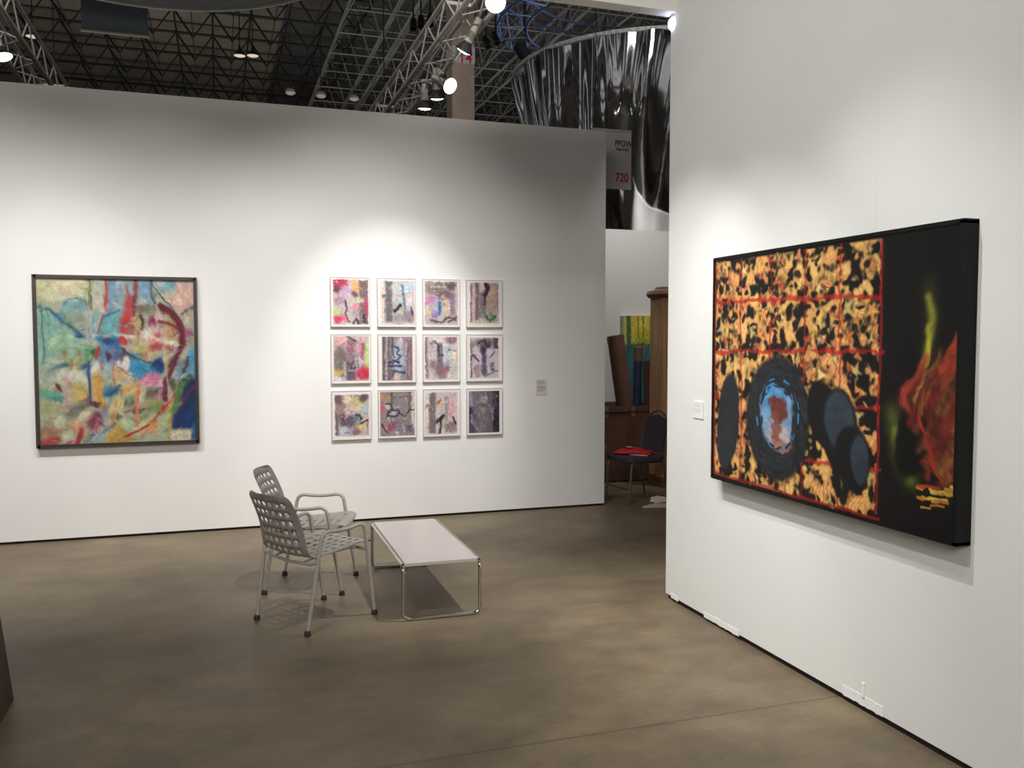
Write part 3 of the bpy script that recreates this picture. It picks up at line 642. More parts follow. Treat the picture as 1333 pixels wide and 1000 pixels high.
# marks: e(u,v,ru,rv,col) ellipse, l(points,width,col) stroke, r(u0,v0,u1,v1,col) patch; v runs 0..1.28
SH_ = {
 0: (MD, [('r', .72, 0, 1, .55, (118, 92, 92)), ('r', .74, .65, 1, 1.28, (112, 92, 98)), ('e', .2, .15, .25, .2, (176, 40, 70)), ('e', .32, .1, .16, .12, (190, 60, 90)), ('e', .35, .35, .22, .18, (196, 160, 190)), ('e', .1, .3, .1, .12, (90, 60, 70)), ('r', .55, 0, .72, .4, (232, 170, 110)), ('e', .6, .45, .08, .1, (110, 70, 90)), ('e', .2, .62, .2, .14, (170, 140, 160)), ('e', .1, .88, .12, .16, (176, 200, 120)), ('e', .14, 1.12, .18, .12, (206, 52, 80)), ('e', .36, 1.12, .1, .12, (226, 100, 120)), ('l', [(.34, .6), (.4, .82), (.36, 1.0), (.46, 1.2)], .05, (84, 66, 72)), ('e', .7, .6, .12, .1, (200, 190, 140)), ('e', .66, .78, .1, .1, (226, 120, 140)), ('r', .88, .55, 1, 1.0, (180, 60, 100)), ('e', .64, .98, .12, .16, (170, 150, 160)), ('l', [(.56, 1.26), (.64, 1.1), (.72, 1.26)], .05, (80, 66, 72)), ('l', [(.86, 1.0), (.88, 1.28)], .06, (80, 66, 72))]),
 1: (MD, [('r', .14, 0, .34, 1.2, (98, 94, 100)), ('r', 0, 0, .12, 1.28, (226, 208, 198)), ('e', .6, .5, .26, .5, (186, 196, 204)), ('e', .5, .2, .24, .14, (186, 196, 186)), ('e', .85, .2, .16, .2, (190, 208, 224)), ('e', .84, .55, .14, .24, (226, 200, 206)), ('e', .55, .42, .1, .06, (206, 150, 140)), ('l', [(.62, .12), (.68, .5), (.7, 1.0)], .07, (130, 146, 168)), ('l', [(.4, .9), (.5, .8), (.58, .72)], .09, (52, 46, 48)), ('e', .6, .95, .05, .14, (196, 180, 110)), ('e', .84, 1.05, .18, .2, (146, 122, 134)), ('e', .55, 1.1, .2, .14, (150, 156, 160)), ('l', [(.9, .8), (.94, 1.0)], .05, (80, 66, 78)), ('e', .1, .45, .1, .06, (140, 140, 110))]),
 2: (MD, [('e', .4, .2, .45, .26, (128, 112, 104)), ('e', .8, .12, .16, .16, (96, 82, 82)), ('e', .6, .42, .34, .16, (112, 88, 98)), ('l', [(.2, .16), (.66, .18)], .04, (214, 200, 196)), ('r', .02, .45, .32, .66, (196, 120, 168)), ('e', .4, .8, .14, .26, (150, 160, 190)), ('l', [(.44, .62), (.44, .95)], .09, (90, 116, 166)), ('r', .74, .4, .9, 1.0, (140, 112, 146)), ('e', .62, .75, .12, .3, (206, 184, 160)), ('e', .3, .98, .12, .14, (140, 120, 170)), ('e', .12, .82, .1, .12, (228, 196, 160)), ('l', [(.2, 1.15), (.5, 1.2), (.7, 1.05), (.95, 1.15)], .07, (118, 100, 92)), ('l', [(.7, 1.2), (.95, 1.05)], .06, (90, 76, 70)), ('e', .54, .46, .06, .06, (214, 190, 120))]),
 3: (MD, [('r', 0, 0, .08, 1.25, (108, 84, 92)), ('r', .18, 0, .32, 1.25, (106, 86, 92)), ('r', .08, 0, .18, 1.2, (206, 176, 180)), ('r', .34, .3, .56, 1.1, (112, 104, 104)), ('r', .56, 0, 1, .95, (170, 140, 130)), ('e', .78, .3, .14, .26, (196, 164, 130)), ('l', [(.56, .05), (.62, .2), (.5, .4)], .14, (78, 36, 64)), ('l', [(.55, .4), (.52, .7)], .08, (90, 50, 76)), ('e', .4, .95, .16, .14, (116, 128, 112)), ('e', .72, 1.1, .26, .16, (110, 134, 104)), ('l', [(.55, 1.05), (.7, 1.18), (.9, 1.05)], .05, (64, 90, 66)), ('e', .44, .12, .08, .12, (222, 208, 204)), ('e', .3, 1.22, .3, .06, (196, 190, 150))]),
 4: (MD, [('e', .2, .7, .2, .6, (112, 100, 96)), ('e', .2, .16, .18, .18, (216, 160, 160)), ('r', .36, .1, .62, 1.28, (140, 108, 120)), ('r', .36, .72, .62, 1.26, (92, 80, 94)), ('e', .48, .3, .12, .2, (150, 100, 116)), ('l', [(.36, .0), (.62, .14)], .06, (90, 80, 90)), ('e', .74, .3, .1, .3, (206, 140, 156)), ('r', .78, .4, .88, .7, (176, 60, 96)), ('r', .9, .2, 1, .95, (186, 214, 120)), ('e', .82, 1.08, .22, .22, (190, 40, 70)), ('e', .95, 1.1, .08, .16, (206, 40, 60)), ('l', [(.68, .5), (.68, .9)], .06, (150, 160, 176)), ('e', .14, 1.05, .14, .09, (216, 176, 80)), ('e', .14, 1.22, .14, .07, (236, 230, 224)), ('l', [(.3, .78), (.32, 1.1)], .04, (226, 216, 214)), ('l', [(.36, 1.02), (.66, 1.0)], .02, (200, 190, 196)), ('r', .8, .2, .9, .4, (140, 84, 92))]),
 5: ((150, 134, 142), [('r', 0, 0, .12, 1.28, (100, 90, 92)), ('r', .1, 0, .18, 1.28, (186, 176, 174)), ('r', .17, 0, .26, 1.28, (96, 82, 86)), ('e', .5, .65, .26, .55, (170, 182, 200)), ('r', .3, 0, .38, 1.2, (84, 62, 76)), ('e', .6, .15, .1, .14, (206, 196, 204)), ('l', [(.4, .3), (.56, .36), (.5, .5), (.62, .56)], .06, (72, 80, 104)), ('l', [(.2, .76), (.4, .72), (.56, .78)], .08, (70, 76, 112)), ('l', [(.2, .86), (.62, .86)], .06, (64, 70, 104)), ('l', [(.34, 1.0), (.56, 1.02), (.78, 1.08)], .06, (72, 76, 112)), ('l', [(.5, .68), (.62, .58)], .06, (74, 80, 116)), ('e', .48, 1.18, .16, .12, (206, 190, 170)), ('r', .8, .1, 1, 1.26, (128, 104, 118)), ('l', [(.8, .15), (.78, .5)], .04, (206, 196, 204)), ('l', [(.9, .7), (.88, 1.1)], .04, (176, 160, 172))]),
 6: ((206, 194, 194), [('e', .5, 1.05, .26, .24, (140, 104, 114)), ('r', 0, 0, .09, 1.28, (120, 98, 104)), ('e', .8, .1, .22, .14, (130, 96, 104)), ('e', .42, .2, .28, .16, (226, 220, 216)), ('e', .22, .45, .14, .3, (190, 176, 186)), ('r', .36, .2, .54, .95, (112, 104, 112)), ('l', [(.3, .16), (.42, .3), (.42, .55), (.56, .55)], .05, (76, 76, 80)), ('e', .26, .2, .1, .08, (120, 128, 132)), ('e', .74, .45, .18, .2, (176, 194, 204)), ('e', .68, .8, .14, .08, (150, 172, 204)), ('e', .88, .55, .1, .2, (230, 214, 176)), ('e', .24, .85, .14, .16, (140, 112, 116)), ('e', .68, .95, .06, .06, (166, 60, 66)), ('e', .9, 1.0, .1, .16, (176, 196, 164)), ('l', [(.1, .95), (.4, 1.2)], .09, (214, 200, 194)), ('e', .75, 1.15, .1, .1, (216, 200, 200)), ('l', [(.7, .4), (.96, .44)], .03, (120, 140, 140))]),
 7: ((196, 182, 188), [('e', .5, .18, .36, .2, (96, 84, 90)), ('r', .8, 0, 1, .36, (66, 52, 58)), ('r', .42, .3, .58, 1.2, (74, 66, 96)), ('e', .46, .4, .12, .14, (64, 44, 60)), ('l', [(.26, .2), (.5, .1), (.6, .3), (.7, .2)], .06, (58, 52, 60)), ('r', 0, .3, .08, 1.28, (104, 80, 88)), ('l', [(.1, .55), (.3, .76)], .06, (80, 74, 100)), ('l', [(.86, .45), (.7, .62)], .06, (96, 84, 100)), ('e', .26, 1.0, .16, .2, (150, 128, 134)), ('r', .7, .8, .84, 1.05, (96, 74, 80)), ('e', .26, 1.2, .12, .06, (176, 146, 116)), ('l', [(.5, 1.24), (.8, 1.1), (.96, 1.05)], .04, (100, 92, 92)), ('e', .48, 1.0, .08, .2, (76, 84, 106)), ('e', .08, .22, .1, .14, (130, 112, 106)), ('e', .62, .4, .07, .07, (214, 202, 206))]),
 8: (MD, [('e', .2, .5, .2, .4, (146, 116, 110)), ('e', .12, .16, .2, .18, (104, 84, 84)), ('r', 0, .6, .12, 1.28, (108, 90, 92)), ('r', .55, 0, .98, .18, (92, 78, 80)), ('e', .62, .2, .22, .18, (206, 196, 130)), ('e', .85, .12, .14, .14, (88, 74, 76)), ('e', .34, .16, .12, .14, (232, 206, 170)), ('e', .42, .5, .18, .14, (206, 176, 166)), ('e', .7, .4, .16, .14, (210, 190, 146)), ('e', .86, .5, .16, .14, (150, 184, 196)), ('e', .4, .85, .28, .22, (92, 76, 86)), ('e', .24, .68, .1, .12, (98, 62, 84)), ('e', .62, .72, .16, .14, (110, 120, 128)), ('l', [(.6, .62), (.76, .7), (.72, .8)], .05, (60, 70, 80)), ('e', .3, 1.1, .18, .16, (196, 204, 220)), ('e', .36, 1.16, .08, .05, (100, 124, 160)), ('e', .62, 1.14, .14, .14, (130, 92, 90)), ('e', .8, 1.0, .14, .08, (216, 184, 100)), ('l', [(.74, .9), (.95, .8)], .05, (70, 58, 60)), ('e', .88, .7, .12, .1, (200, 180, 150)), ('l', [(.96, .8), (.94, 1.2)], .03, (120, 100, 110))]),
 9: ((140, 128, 132), [('r', .3, 0, .36, .6, (70, 62, 66)), ('e', .12, .2, .14, .12, (196, 140, 90)), ('e', .08, .5, .12, .12, (190, 84, 104)), ('e', .26, .4, .12, .1, (196, 190, 190)), ('l', [(.2, .34), (.3, .34), (.32, .5), (.22, .66), (.26, .72), (.5, .7), (.56, .6), (.5, .54), (.3, .56)], .045, (56, 50, 54)), ('l', [(.62, .66), (.74, .72), (.84, .56), (1, .52)], .045, (64, 56, 62)), ('e', .4, .62, .12, .08, (176, 172, 180)), ('r', .92, 0, 1, 1.1, (222, 208, 200)), ('r', .82, 0, .9, .5, (108, 92, 94)), ('l', [(.36, .18), (.9, .16)], .03, (110, 100, 104)), ('l', [(.4, .45), (.6, .45)], .03, (206, 198, 200)), ('e', .3, 1.0, .12, .16, (150, 60, 76)), ('e', .14, 1.1, .14, .16, (150, 120, 120)), ('l', [(.05, .95), (.2, 1.15)], .04, (70, 58, 62)), ('r', .4, .8, .8, 1.2, (132, 120, 128)), ('e', .84, 1.1, .1, .14, (92, 80, 84)), ('l', [(.7, .8), (.8, .66)], .04, (190, 160, 110)), ('e', .5, 1.22, .08, .05, (226, 212, 208))]),
 10: ((206, 194, 192), [('r', .13, 0, .33, 1.28, (110, 94, 102)), ('r', 0, 0, .12, 1.28, (222, 210, 194)), ('e', .48, .2, .14, .16, (206, 180, 190)), ('e', .46, .4, .16, .1, (214, 176, 120)), ('l', [(.36, .38), (.48, .26)], .05, (120, 110, 84)), ('r', .6, .15, .7, .9, (150, 138, 146)), ('e', .8, .5, .12, .3, (220, 160, 164)), ('e', .46, .7, .12, .2, (196, 186, 180)), ('l', [(.36, .9), (.48, .82), (.56, .74)], .1, (48, 42, 44)), ('l', [(.5, .85), (.48, 1.05)], .06, (60, 52, 54)), ('e', .58, .95, .07, .26, (190, 178, 132)), ('e', .78, 1.08, .2, .22, (138, 106, 116)), ('l', [(.86, .78), (.92, .98)], .06, (56, 44, 54)), ('e', .85, .12, .16, .12, (196, 176, 184)), ('l', [(.45, 1.1), (.46, 1.26)], .08, (80, 70, 70)), ('e', .07, .45, .06, .05, (130, 120, 96))]),
 11: ((96, 88, 98), [('r', .8, 0, 1, 1.28, (40, 34, 44)), ('r', .16, 0, .6, .4, (112, 104, 108)), ('r', 0, 0, .14, .45, (150, 138, 150)), ('e', .45, .85, .26, .5, (112, 104, 108)), ('l', [(.14, .55), (.3, .36), (.5, .34), (.72, .5), (.76, .7)], .04, (156, 148, 160)), ('e', .45, .25, .1, .12, (176, 150, 156)), ('l', [(.3, .52), (.55, .54)], .03, (176, 160, 160)), ('e', .47, .45, .05, .05, (60, 48, 60)), ('r', 0, .5, .1, .9, (54, 48, 60)), ('l', [(.06, .7), (.16, 1.0), (.26, 1.2)], .06, (150, 142, 156)), ('r', 0, 1.0, .2, 1.28, (76, 70, 92)), ('l', [(.84, .1), (.86, .46)], .03, (110, 100, 116)), ('e', .86, .9, .12, .2, (34, 30, 38)), ('e', .45, .6, .1, .06, (136, 122, 110)), ('l', [(.22, .85), (.3, 1.1)], .04, (130, 96, 106)), ('l', [(.56, .08), (.54, .3)], .04, (170, 160, 170)), ('e', .42, 1.1, .2, .14, (120, 114, 124))]),
}
LAB = ['small white-framed picture with red splashes, orange patch and brown band on right, top row leftmost',
       'small white-framed picture with grey trunk and pale blue wash, top row beside red one',
       'small white-framed picture with magenta patch and blue stroke under a brown canopy, top row',
       'small white-framed picture with dark purple branch over pinkish brown ground, top row rightmost',
       'small white-framed picture with red corner, lime strip and yellow spot, middle row leftmost',
       'small white-framed picture with dark blue strokes on pale blue between mauve bars, middle row',
       'small white-framed picture with forked grey trunk, red dot and pale blue patch, middle row',
       'small white-framed picture with central indigo trunk under dark foliage, middle row rightmost',
       'small white-framed picture with yellow patch and dark brown arched mass, bottom row leftmost',
       'small white-framed picture with looping dark line across grey ground, bottom row second from left',
       'small white-framed picture with dark trunk, orange patch and pink streak, bottom row',
       'small white-framed picture almost all dark grey and black, bottom row rightmost']
PICBOX = [(.055, .04, .955, .955), (.08, .05, .97, .945), (.05, .04, .95, .95), (.09, .05, .90, .92), (.06, .04, .95, .94), (.11, .05, .90, .95), (.05, .04, .94, .94), (.09, .06, .90, .93), (.06, .07, .95, .93), (.05, .04, .95, .95), (.04, .05, .94, .95), (.06, .06, .91, .95)]
for rr_ in range(3):
    for cc in range(4):
        i = rr_ * 4 + cc
        pt = thing('small_picture', LAB[i], 'picture', (colx[cc], YB, rowz[rr_] - SH / 2), 0, 'grid of twelve small pictures')
        base, marks = SH_[i]
        Pq = Paint(108, 86, base, 1.28, .045)
        for mk in marks:
            if mk[0] == 'e': Pq.ell(*mk[1:5], mk[5], .88, 0, .45, 1.3, .3)
            elif mk[0] == 'l': Pq.line(mk[1], mk[2], mk[3], .92, .35, .8, .3)
            else: Pq.poly([(mk[1], mk[2]), (mk[3], mk[2]), (mk[3], mk[4]), (mk[1], mk[4])], mk[5], .88, .8, .3)
        Pq.smear(4, 2, .04)
        Pq.sample(110, (0, 0, 1, 1.28), .022, .12, .5, 34); Pq.daubs(26, (.05, .05, .95, 1.2), [g0, g1, g2, (120, 100, 106)], .014, .09, .6)
        Pq.daubs(22, (.08, .0, .92, 1.1), [g1, (176, 164, 164), g0], .012, .3, .4, 90)
        Pq.daubs(20, (.05, .05, .95, 1.2), [WH, (214, 206, 206), (226, 218, 214)], .016, .10, .65, 90 if i % 2 else None)
        for mk in marks:
            if mk[0] == 'l': Pq.line(mk[1], mk[2] * .75, np.array(mk[3]) * .8, .8, .35, .9, .3)
        Pq.smear(1, 2, .06)
        if i not in (4, 5, 9, 11):               # ragged white edges of the sheet
            edge = np.minimum(np.minimum(Pq.U, 1 - Pq.U), np.minimum(Pq.V, 1.28 - Pq.V)) + .05 * (Pq.wu + Pq.fu) * .7
            mk_ = (1 - sm(.0, .035, edge)); Pq.img = Pq.img * (1 - mk_[..., None]) + np.array(WH) * mk_[..., None]
        bx = PICBOX[i]
        fr = MB(); t = .006; x_, z_ = SW / 2, SH
        for a, b in (((-x_, 0), (-x_ + t, z_)), ((x_ - t, 0), (x_, z_)), ((-x_ + t, 0), (x_ - t, t)), ((-x_ + t, z_ - t), (x_ - t, z_))):
            fr.box((a[0], -.025, a[1]), (b[0], 0, b[1]))
        fr.build('frame', M_pf, pt)
        MB().box((-x_ + t, -.022, t), (x_ - t, 0, z_ - t)).build('backing_paper', M_paper, pt)
        canvas_mesh('picture', Pq, (-x_ + bx[0] * SW, -.0235, z_ - bx[1] * SH), ((bx[2] - bx[0]) * SW, 0, 0), (0, 0, -(bx[3] - bx[1]) * SH), (0, -1, 0), M_pic, pt)

# ================================================================== WALL LABELS AND TAPE
M_card = mat('label_card', (205, 198, 198), 0.8, vary=.03); M_ink = mat('grey_print', (150, 142, 144), 0.8)
pt = thing('wall_label', 'small white caption card on the back wall right of the twelve pictures', 'label', (2.885, YB, 1.093))
MB().box((-.056, -.006, 0), (.056, 0, .147)).build('card', M_card, pt)
mb = MB()
for i, (z, w) in enumerate(((.125, .07), (.112, .08), (.100, .05), (.080, .085), (.070, .085), (.060, .08), (.044, .085), (.034, .06))):
    mb.box((-.043, -.0068, z), (-.043 + w, -.0058, z + .005))
mb.build('printed_lines', M_ink, pt)
M_card2 = mat('label_card_bright', (226, 224, 220), 0.8, vary=.02)
pt = thing('wall_label', 'small white caption card on the right wall beside the big framed painting', 'label', (XR, 4.466, 1.163))
MB().box((-.006, -.057, 0), (0, .057, .10)).build('card', M_card2, pt)
mb = MB()
for z, w in ((.08, .06), (.068, .07), (.05, .075), (.038, .07)): mb.box((-.0068, .043 - w, z), (-.0058, .043, z + .004))
mb.build('printed_lines', mat('pale_print', (200, 196, 192), 0.8), pt)
M_tape = mat('white_tape', (229, 229, 226), 0.6, vary=.03)
def tape(y0, y1, z0, z1, label, extra=None):
    mb = MB(); n = 14; top = []
    for k in range(n + 1):
        y = y0 + (y1 - y0) * k / n; d = .0018 * math.sin(k * 2.3) + .0012 * math.sin(k * 5.1)
        top.append((y, z0 + (d if 0 < k < n else 0), z1 + d))
    for (ya, a0, a1), (yb, b0, b1) in zip(top[:-1], top[1:]):
        mb.add([(XR, ya, a0), (XR, yb, b0), (XR, yb, b1), (XR, ya, a1), (XR - .002, ya, a0), (XR - .002, yb, b0), (XR - .002, yb, b1), (XR - .002, ya, a1)],
               [(4, 5, 6, 7), (3, 2, 6, 7), (0, 1, 5, 4), (0, 3, 7, 4), (1, 2, 6, 5)])
    if extra: mb.box((XR - .007, extra[0], extra[1]), (XR, extra[2], extra[3]))
    tag(mb.build('tape_strip', M_tape), label, 'tape', 'white tape along the foot of the right wall')
tape(2.94, 3.19, .028, .072, 'white tape strip with torn upright tab at right wall foot, nearest the camera', (3.05, .068, 3.066, .13))
tape(4.02, 4.38, .018, .05, 'white tape strip at the foot of the right wall between corner and big painting')
tape(4.68, 4.77, .02, .05, 'short white tape scrap at the foot of the right wall by its far corner')

# ================================================================== ALUMINIUM ARMCHAIRS
M_alu = mat('satin_aluminium', (156, 151, 144), 0.5, 0.1, vary=.06, scale=30)
M_alud = mat('satin_aluminium_legs', (170, 165, 158), 0.4, 0.1, vary=.06, scale=30)
M_rub = mat('dark_rubber', (44, 38, 37), 0.8, vary=.15)
def seat_shell(parent):
    prof = [(.262, .412), (.25, .428), (.20, .436), (.08, .424), (-.04, .410), (-.14, .404), (-.20, .415), (-.232, .455), (-.255, .52), (-.29, .62), (-.325, .70), (-.362, .775)]
    pv = [Vector((x, 0, z)) for x, z in prof]
    dense = []
    for i in range(len(pv) - 1):
        p0 = pv[max(i - 1, 0)]; p1 = pv[i]; p2 = pv[i + 1]; p3 = pv[min(i + 2, len(pv) - 1)]
        for k in range(12):
            t = k / 12
            dense.append(0.5 * ((2 * p1) + (p2 - p0) * t + (2 * p0 - 5 * p1 + 4 * p2 - p3) * t * t + (3 * p1 - p0 - 3 * p2 + p3) * t ** 3))
    dense.append(pv[-1]); cum = [0.0]
    for a, b in zip(dense[:-1], dense[1:]): cum.append(cum[-1] + (b - a).length)
    L = cum[-1]
    def prof_at(s_):
        s_ = min(max(s_, 0), L); lo = 0
        while lo < len(cum) - 2 and cum[lo + 1] < s_: lo += 1
        t = (s_ - cum[lo]) / max(1e-9, cum[lo + 1] - cum[lo]); return dense[lo].lerp(dense[lo + 1], t)
    def surf(s_, t):
        p = prof_at(s_); q = s_ / L
        hw = .215 - .012 * min(1, q * 1.6) - .018 * max(0, (q - .55) / .45)
        rc = .05; d = min(s_, L - s_)
        if d < rc: hw -= rc - math.sqrt(max(0, rc * rc - (rc - d) ** 2))
        b = max(0, min(1, (q - .45) / .3))        # 0 on the seat, 1 on the back
        dish = t * t
        return (p.x + dish * .035 * b, t * hw, p.z + dish * .012 * (1 - b))
    ncol = 6; sm_ = .80
    ts = [-1, -.9] + [-sm_ + 2 * sm_ * k / ncol for k in range(ncol + 1)] + [.9, 1]
    ts[1] = -.9; cell = .058
    seat_rows = 6; back_rows = 6
    s0 = .055; sB = L - .035 - back_rows * cell
    ss = [0, .012, .028] + [s0 + cell * k for k in range(seat_rows + 1)]
    mid0 = ss[-1]; nb = 4
    ss += [mid0 + (sB - mid0) * k / nb for k in range(1, nb)] + [sB + cell * k for k in range(back_rows + 1)] + [L - .02, L - .008, L]
    hole_rows = set(range(3, 3 + seat_rows)) | set(range(3 + seat_rows + nb, 3 + seat_rows + nb + back_rows))
    mb = MB(); K = 6
    for a in range(len(ss) - 1):
        for b in range(len(ts) - 1):
            sa, sb_, ta, tb = ss[a], ss[a + 1], ts[b], ts[b + 1]
            if a in hole_rows and 2 <= b < 2 + ncol:
                ring = []; inn = []
                for side in range(4):
                    for k in range(K):
                        q = k / K
                        ring.append([(sa, ta + (tb - ta) * q), (sa + (sb_ - sa) * q, tb), (sb_, tb + (ta - tb) * q), (sb_ + (sa - sb_) * q, ta)][side])
                sc, tcn = (sa + sb_) / 2, (ta + tb) / 2; rad = .0152; hw = .2
                for (s_, t_) in ring:
                    dx, dy = s_ - sc, (t_ - tcn) * hw; l_ = math.hypot(dx, dy)
                    inn.append((sc + dx / l_ * rad, tcn + dy / l_ * rad / hw))
                n = len(ring)
                mb.add([surf(*p) for p in ring] + [surf(*p) for p in inn], [(i, (i + 1) % n, n + (i + 1) % n, n + i) for i in range(n)])
            else:
                vs = [surf(sa + (sb_ - sa) * i / K, ta + (tb - ta) * j / K) for i in range(K + 1) for j in range(K + 1)]
                mb.add(vs, [(i * (K + 1) + j, i * (K + 1) + j + 1, (i + 1) * (K + 1) + j + 1, (i + 1) * (K + 1) + j) for i in range(K) for j in range(K)])
    o = mb.build('seat_shell', M_alu, parent, smooth=True)
    md = o.modifiers.new('thickness', 'SOLIDIFY'); md.thickness = .004; md.offset = 0
    return o
def armchair(label, loc, rz):
    c = thing('perforated_armchair', label, 'chair', loc, rz, 'perforated aluminium armchairs')
    seat_shell(c)
    for sgn in (1, -1):
        yb, yt = .228 * sgn, .246 * sgn
        rt = Vector((-.150, yt, .555)); ft = Vector((.158, yt, .562)); rf = Vector((-.245, yb, .012)); ff = Vector((.248, yb, .012))
        rc = .045
        def along(a, b, d): return a + (b - a).normalized() * d
        ra, fa = along(rt, ft, rc), along(ft, rt, rc); rl, fl_2 = along(rt, rf, rc), along(ft, ff, rc)
        def cor_(a, b, c_): return [a * (1 - t) ** 2 + b * 2 * t * (1 - t) + c_ * t * t for t in [k / 5 for k in range(6)]]
        midp = (ra + fa) / 2 - Vector((0, 0, .009))
        MB().tube(cor_(rl, rt, ra) + [ra.lerp(midp, .5) - Vector((0, 0, .002)), midp, midp.lerp(fa, .5) - Vector((0, 0, .002))] + cor_(fa, ft, fl_2), .0115, 10).build('armrest', M_alud, c, smooth=True)
        for a, b in ((rl, rf), (fl_2, ff)):
            lg = MB().tube([a, a.lerp(b, .5), b], [.0115, .0125, .0095], 10).build('leg', M_alud, c, smooth=True)
            ft_ = MB().lathe([(.011, .03), (.0165, .024), (.019, .006), (.018, 0)][::-1], 14, Matrix.Translation((b.x, b.y, 0))).build('rubber_foot', M_rub, lg, smooth=True)
    # cross bars under the seat, tied into the legs
    for xx, z, dz in ((-.178, .395, -.03), (.20, .395, .0)):
        fr_ = (z - .012) / .54
        yy = .228 + .018 * fr_
        xl = xx
        pts = [Vector((xl, -yy, z)), Vector((xl, -yy * .7, z + dz * .7)), Vector((xl, 0, z + dz)), Vector((xl, yy * .7, z + dz * .7)), Vector((xl, yy, z))]
        MB().tube(pts, .009, 8).build('cross_bar', M_alud, c, smooth=True)
    for y in (-.13, .13):
        MB().tube([(-.178, y, .382), (-.10, y, .396), (.10, y, .402), (.20, y, .397)], .007, 8).build('seat_support', M_alud, c, smooth=True)
    return c
armchair('silver perforated metal armchair nearer the camera, its back to us, feet on bare concrete', (.516, 5.147, 0), math.atan2(.277, .422))
armchair('silver perforated metal armchair nearer the back wall, mostly hidden behind the nearer armchair', (.561, 5.839, 0), math.atan2(-.174, .487))

# ================================================================== COFFEE TABLE
M_chrome = mat('chrome_tube', (205, 203, 200), 0.08, 1.0, vary=.03)
M_lam = mat('white_laminate', (190, 182, 178), 0.28, vary=.02)
tb = thing('coffee_table', 'low white coffee table on a chrome tube frame beside the armchairs', 'table', (1.222, 5.497, 0), R(-1.0))
hl, hw, zt_ = .60, .228, .335
rc = .045; r_ = .0105
MB().box((-hw + .012, -hl + .01, zt_ - .022), (hw - .012, hl - .01, zt_)).build('tabletop', M_lam, tb, bevel=.003)
for sgn in (-1, 1):
    y = sgn * hl
    ctr = [(-hw, y - sgn * .10, zt_ - .012), (-hw, y, zt_ - .012), (-hw, y, r_), (hw, y, r_), (hw, y, zt_ - .012), (hw, y - sgn * .10, zt_ - .012)]
    MB().tube(fillet(ctr, .045, 6), r_, 12).build('end_frame', M_chrome, tb, smooth=True)
for sgn in (-1, 1):
    MB().tube([(sgn * hw, -hl + .10, zt_ - .012), (sgn * hw, hl - .10, zt_ - .012)], r_, 12).build('side_rail', M_chrome, tb, smooth=True)

# ================================================================== PLINTH AT THE LEFT EDGE
M_rust = mat('rusty_brown_wood', (70, 46, 34), 0.55, vary=.5, scale=3, stretch=(1, 1, .25), bump=.2)
pl = thing('wooden_plinth', 'dark rusty brown tapered plinth cut off by the left edge of the view', 'plinth', (-1.28, 3.9, 0))
b0 = [(-.38, -.48), (.38, -.48), (.38, .485), (-.38, .485)]
vs = [(x, y, 0) for x, y in b0] + [(x * .74, y * .88, 1.0) for x, y in b0]
MB().add(vs, [(0, 1, 2, 3), (4, 5, 6, 7)] + [(i, (i + 1) % 4, 4 + (i + 1) % 4, 4 + i) for i in range(4)]).build('body', M_rust, pl, bevel=.004)
MB().box((-.29, -.43, 1.0), (.29, .43, 1.02)).build('top_board', M_rust, pl, bevel=.003)

# ================================================================== LIGHTING TRUSSES AND LAMPS
M_truss = mat('aluminium_truss', (214, 209, 202), 0.4, 0.1, vary=.08)
ZTR = 4.4
def truss(label, xl, y0, y1):
    t = thing('lighting_truss', label, 'truss', (xl + .14, (y0 + y1) / 2, ZTR))
    L = (y1 - y0) / 2; w = .14
    for x in (-w, w):
        for z in (0, .28): MB().tube([(x, -L, z), (x, L, z)], .027 if z == 0 else .022, 10).build('chord', M_truss, t, smooth=True)
    n = int(2 * L / .34); st = 2 * L / n
    for k in range(n):
        ya, yb = -L + k * st, -L + (k + 1) * st; f_ = 1 if k % 2 else -1
        MB().tube([(-w * f_, ya, 0), (w * f_, yb, 0)], .008, 6).build('brace', M_truss, t)
        MB().tube([(-w, ya, 0 if k % 2 else .28), (-w, yb, .28 if k % 2 else 0)], .008, 6).build('brace', M_truss, t)
        MB().tube([(w, ya, .28 if k % 2 else 0), (w, yb, 0 if k % 2 else .28)], .008, 6).build('brace', M_truss, t)
    for y in (-L * .55, L * .55):
        MB().tube([(0, y, .28), (0, y, 13.0 - ZTR)], .008, 6).build('hanging_cable', M_bard, t)
        MB().box((-.15, y - .02, .27), (.15, y + .02, .30)).build('hanger_bar', M_truss, t)
    return t
truss('silver lattice lighting truss running over the back wall above the twelve pictures', 1.99, 6.4, 13.2)
truss('silver lattice lighting truss at the upper left corner over the abstract painting', -1.97, 7.9, 13.2)
M_lampw = mat('lamp_white_metal', (190, 184, 176), 0.4, vary=.05)
M_refl = mat('lamp_reflector', (150, 150, 152), 0.15, 0.9, vary=.05)
M_bulb = mat('lit_bulb', (255, 250, 240), 0.5, emit=(255, 250, 240), estr=9.0)
M_bulbb = mat('lit_bulb_cold', (225, 230, 255), 0.5, emit=(206, 214, 255), estr=9.0)
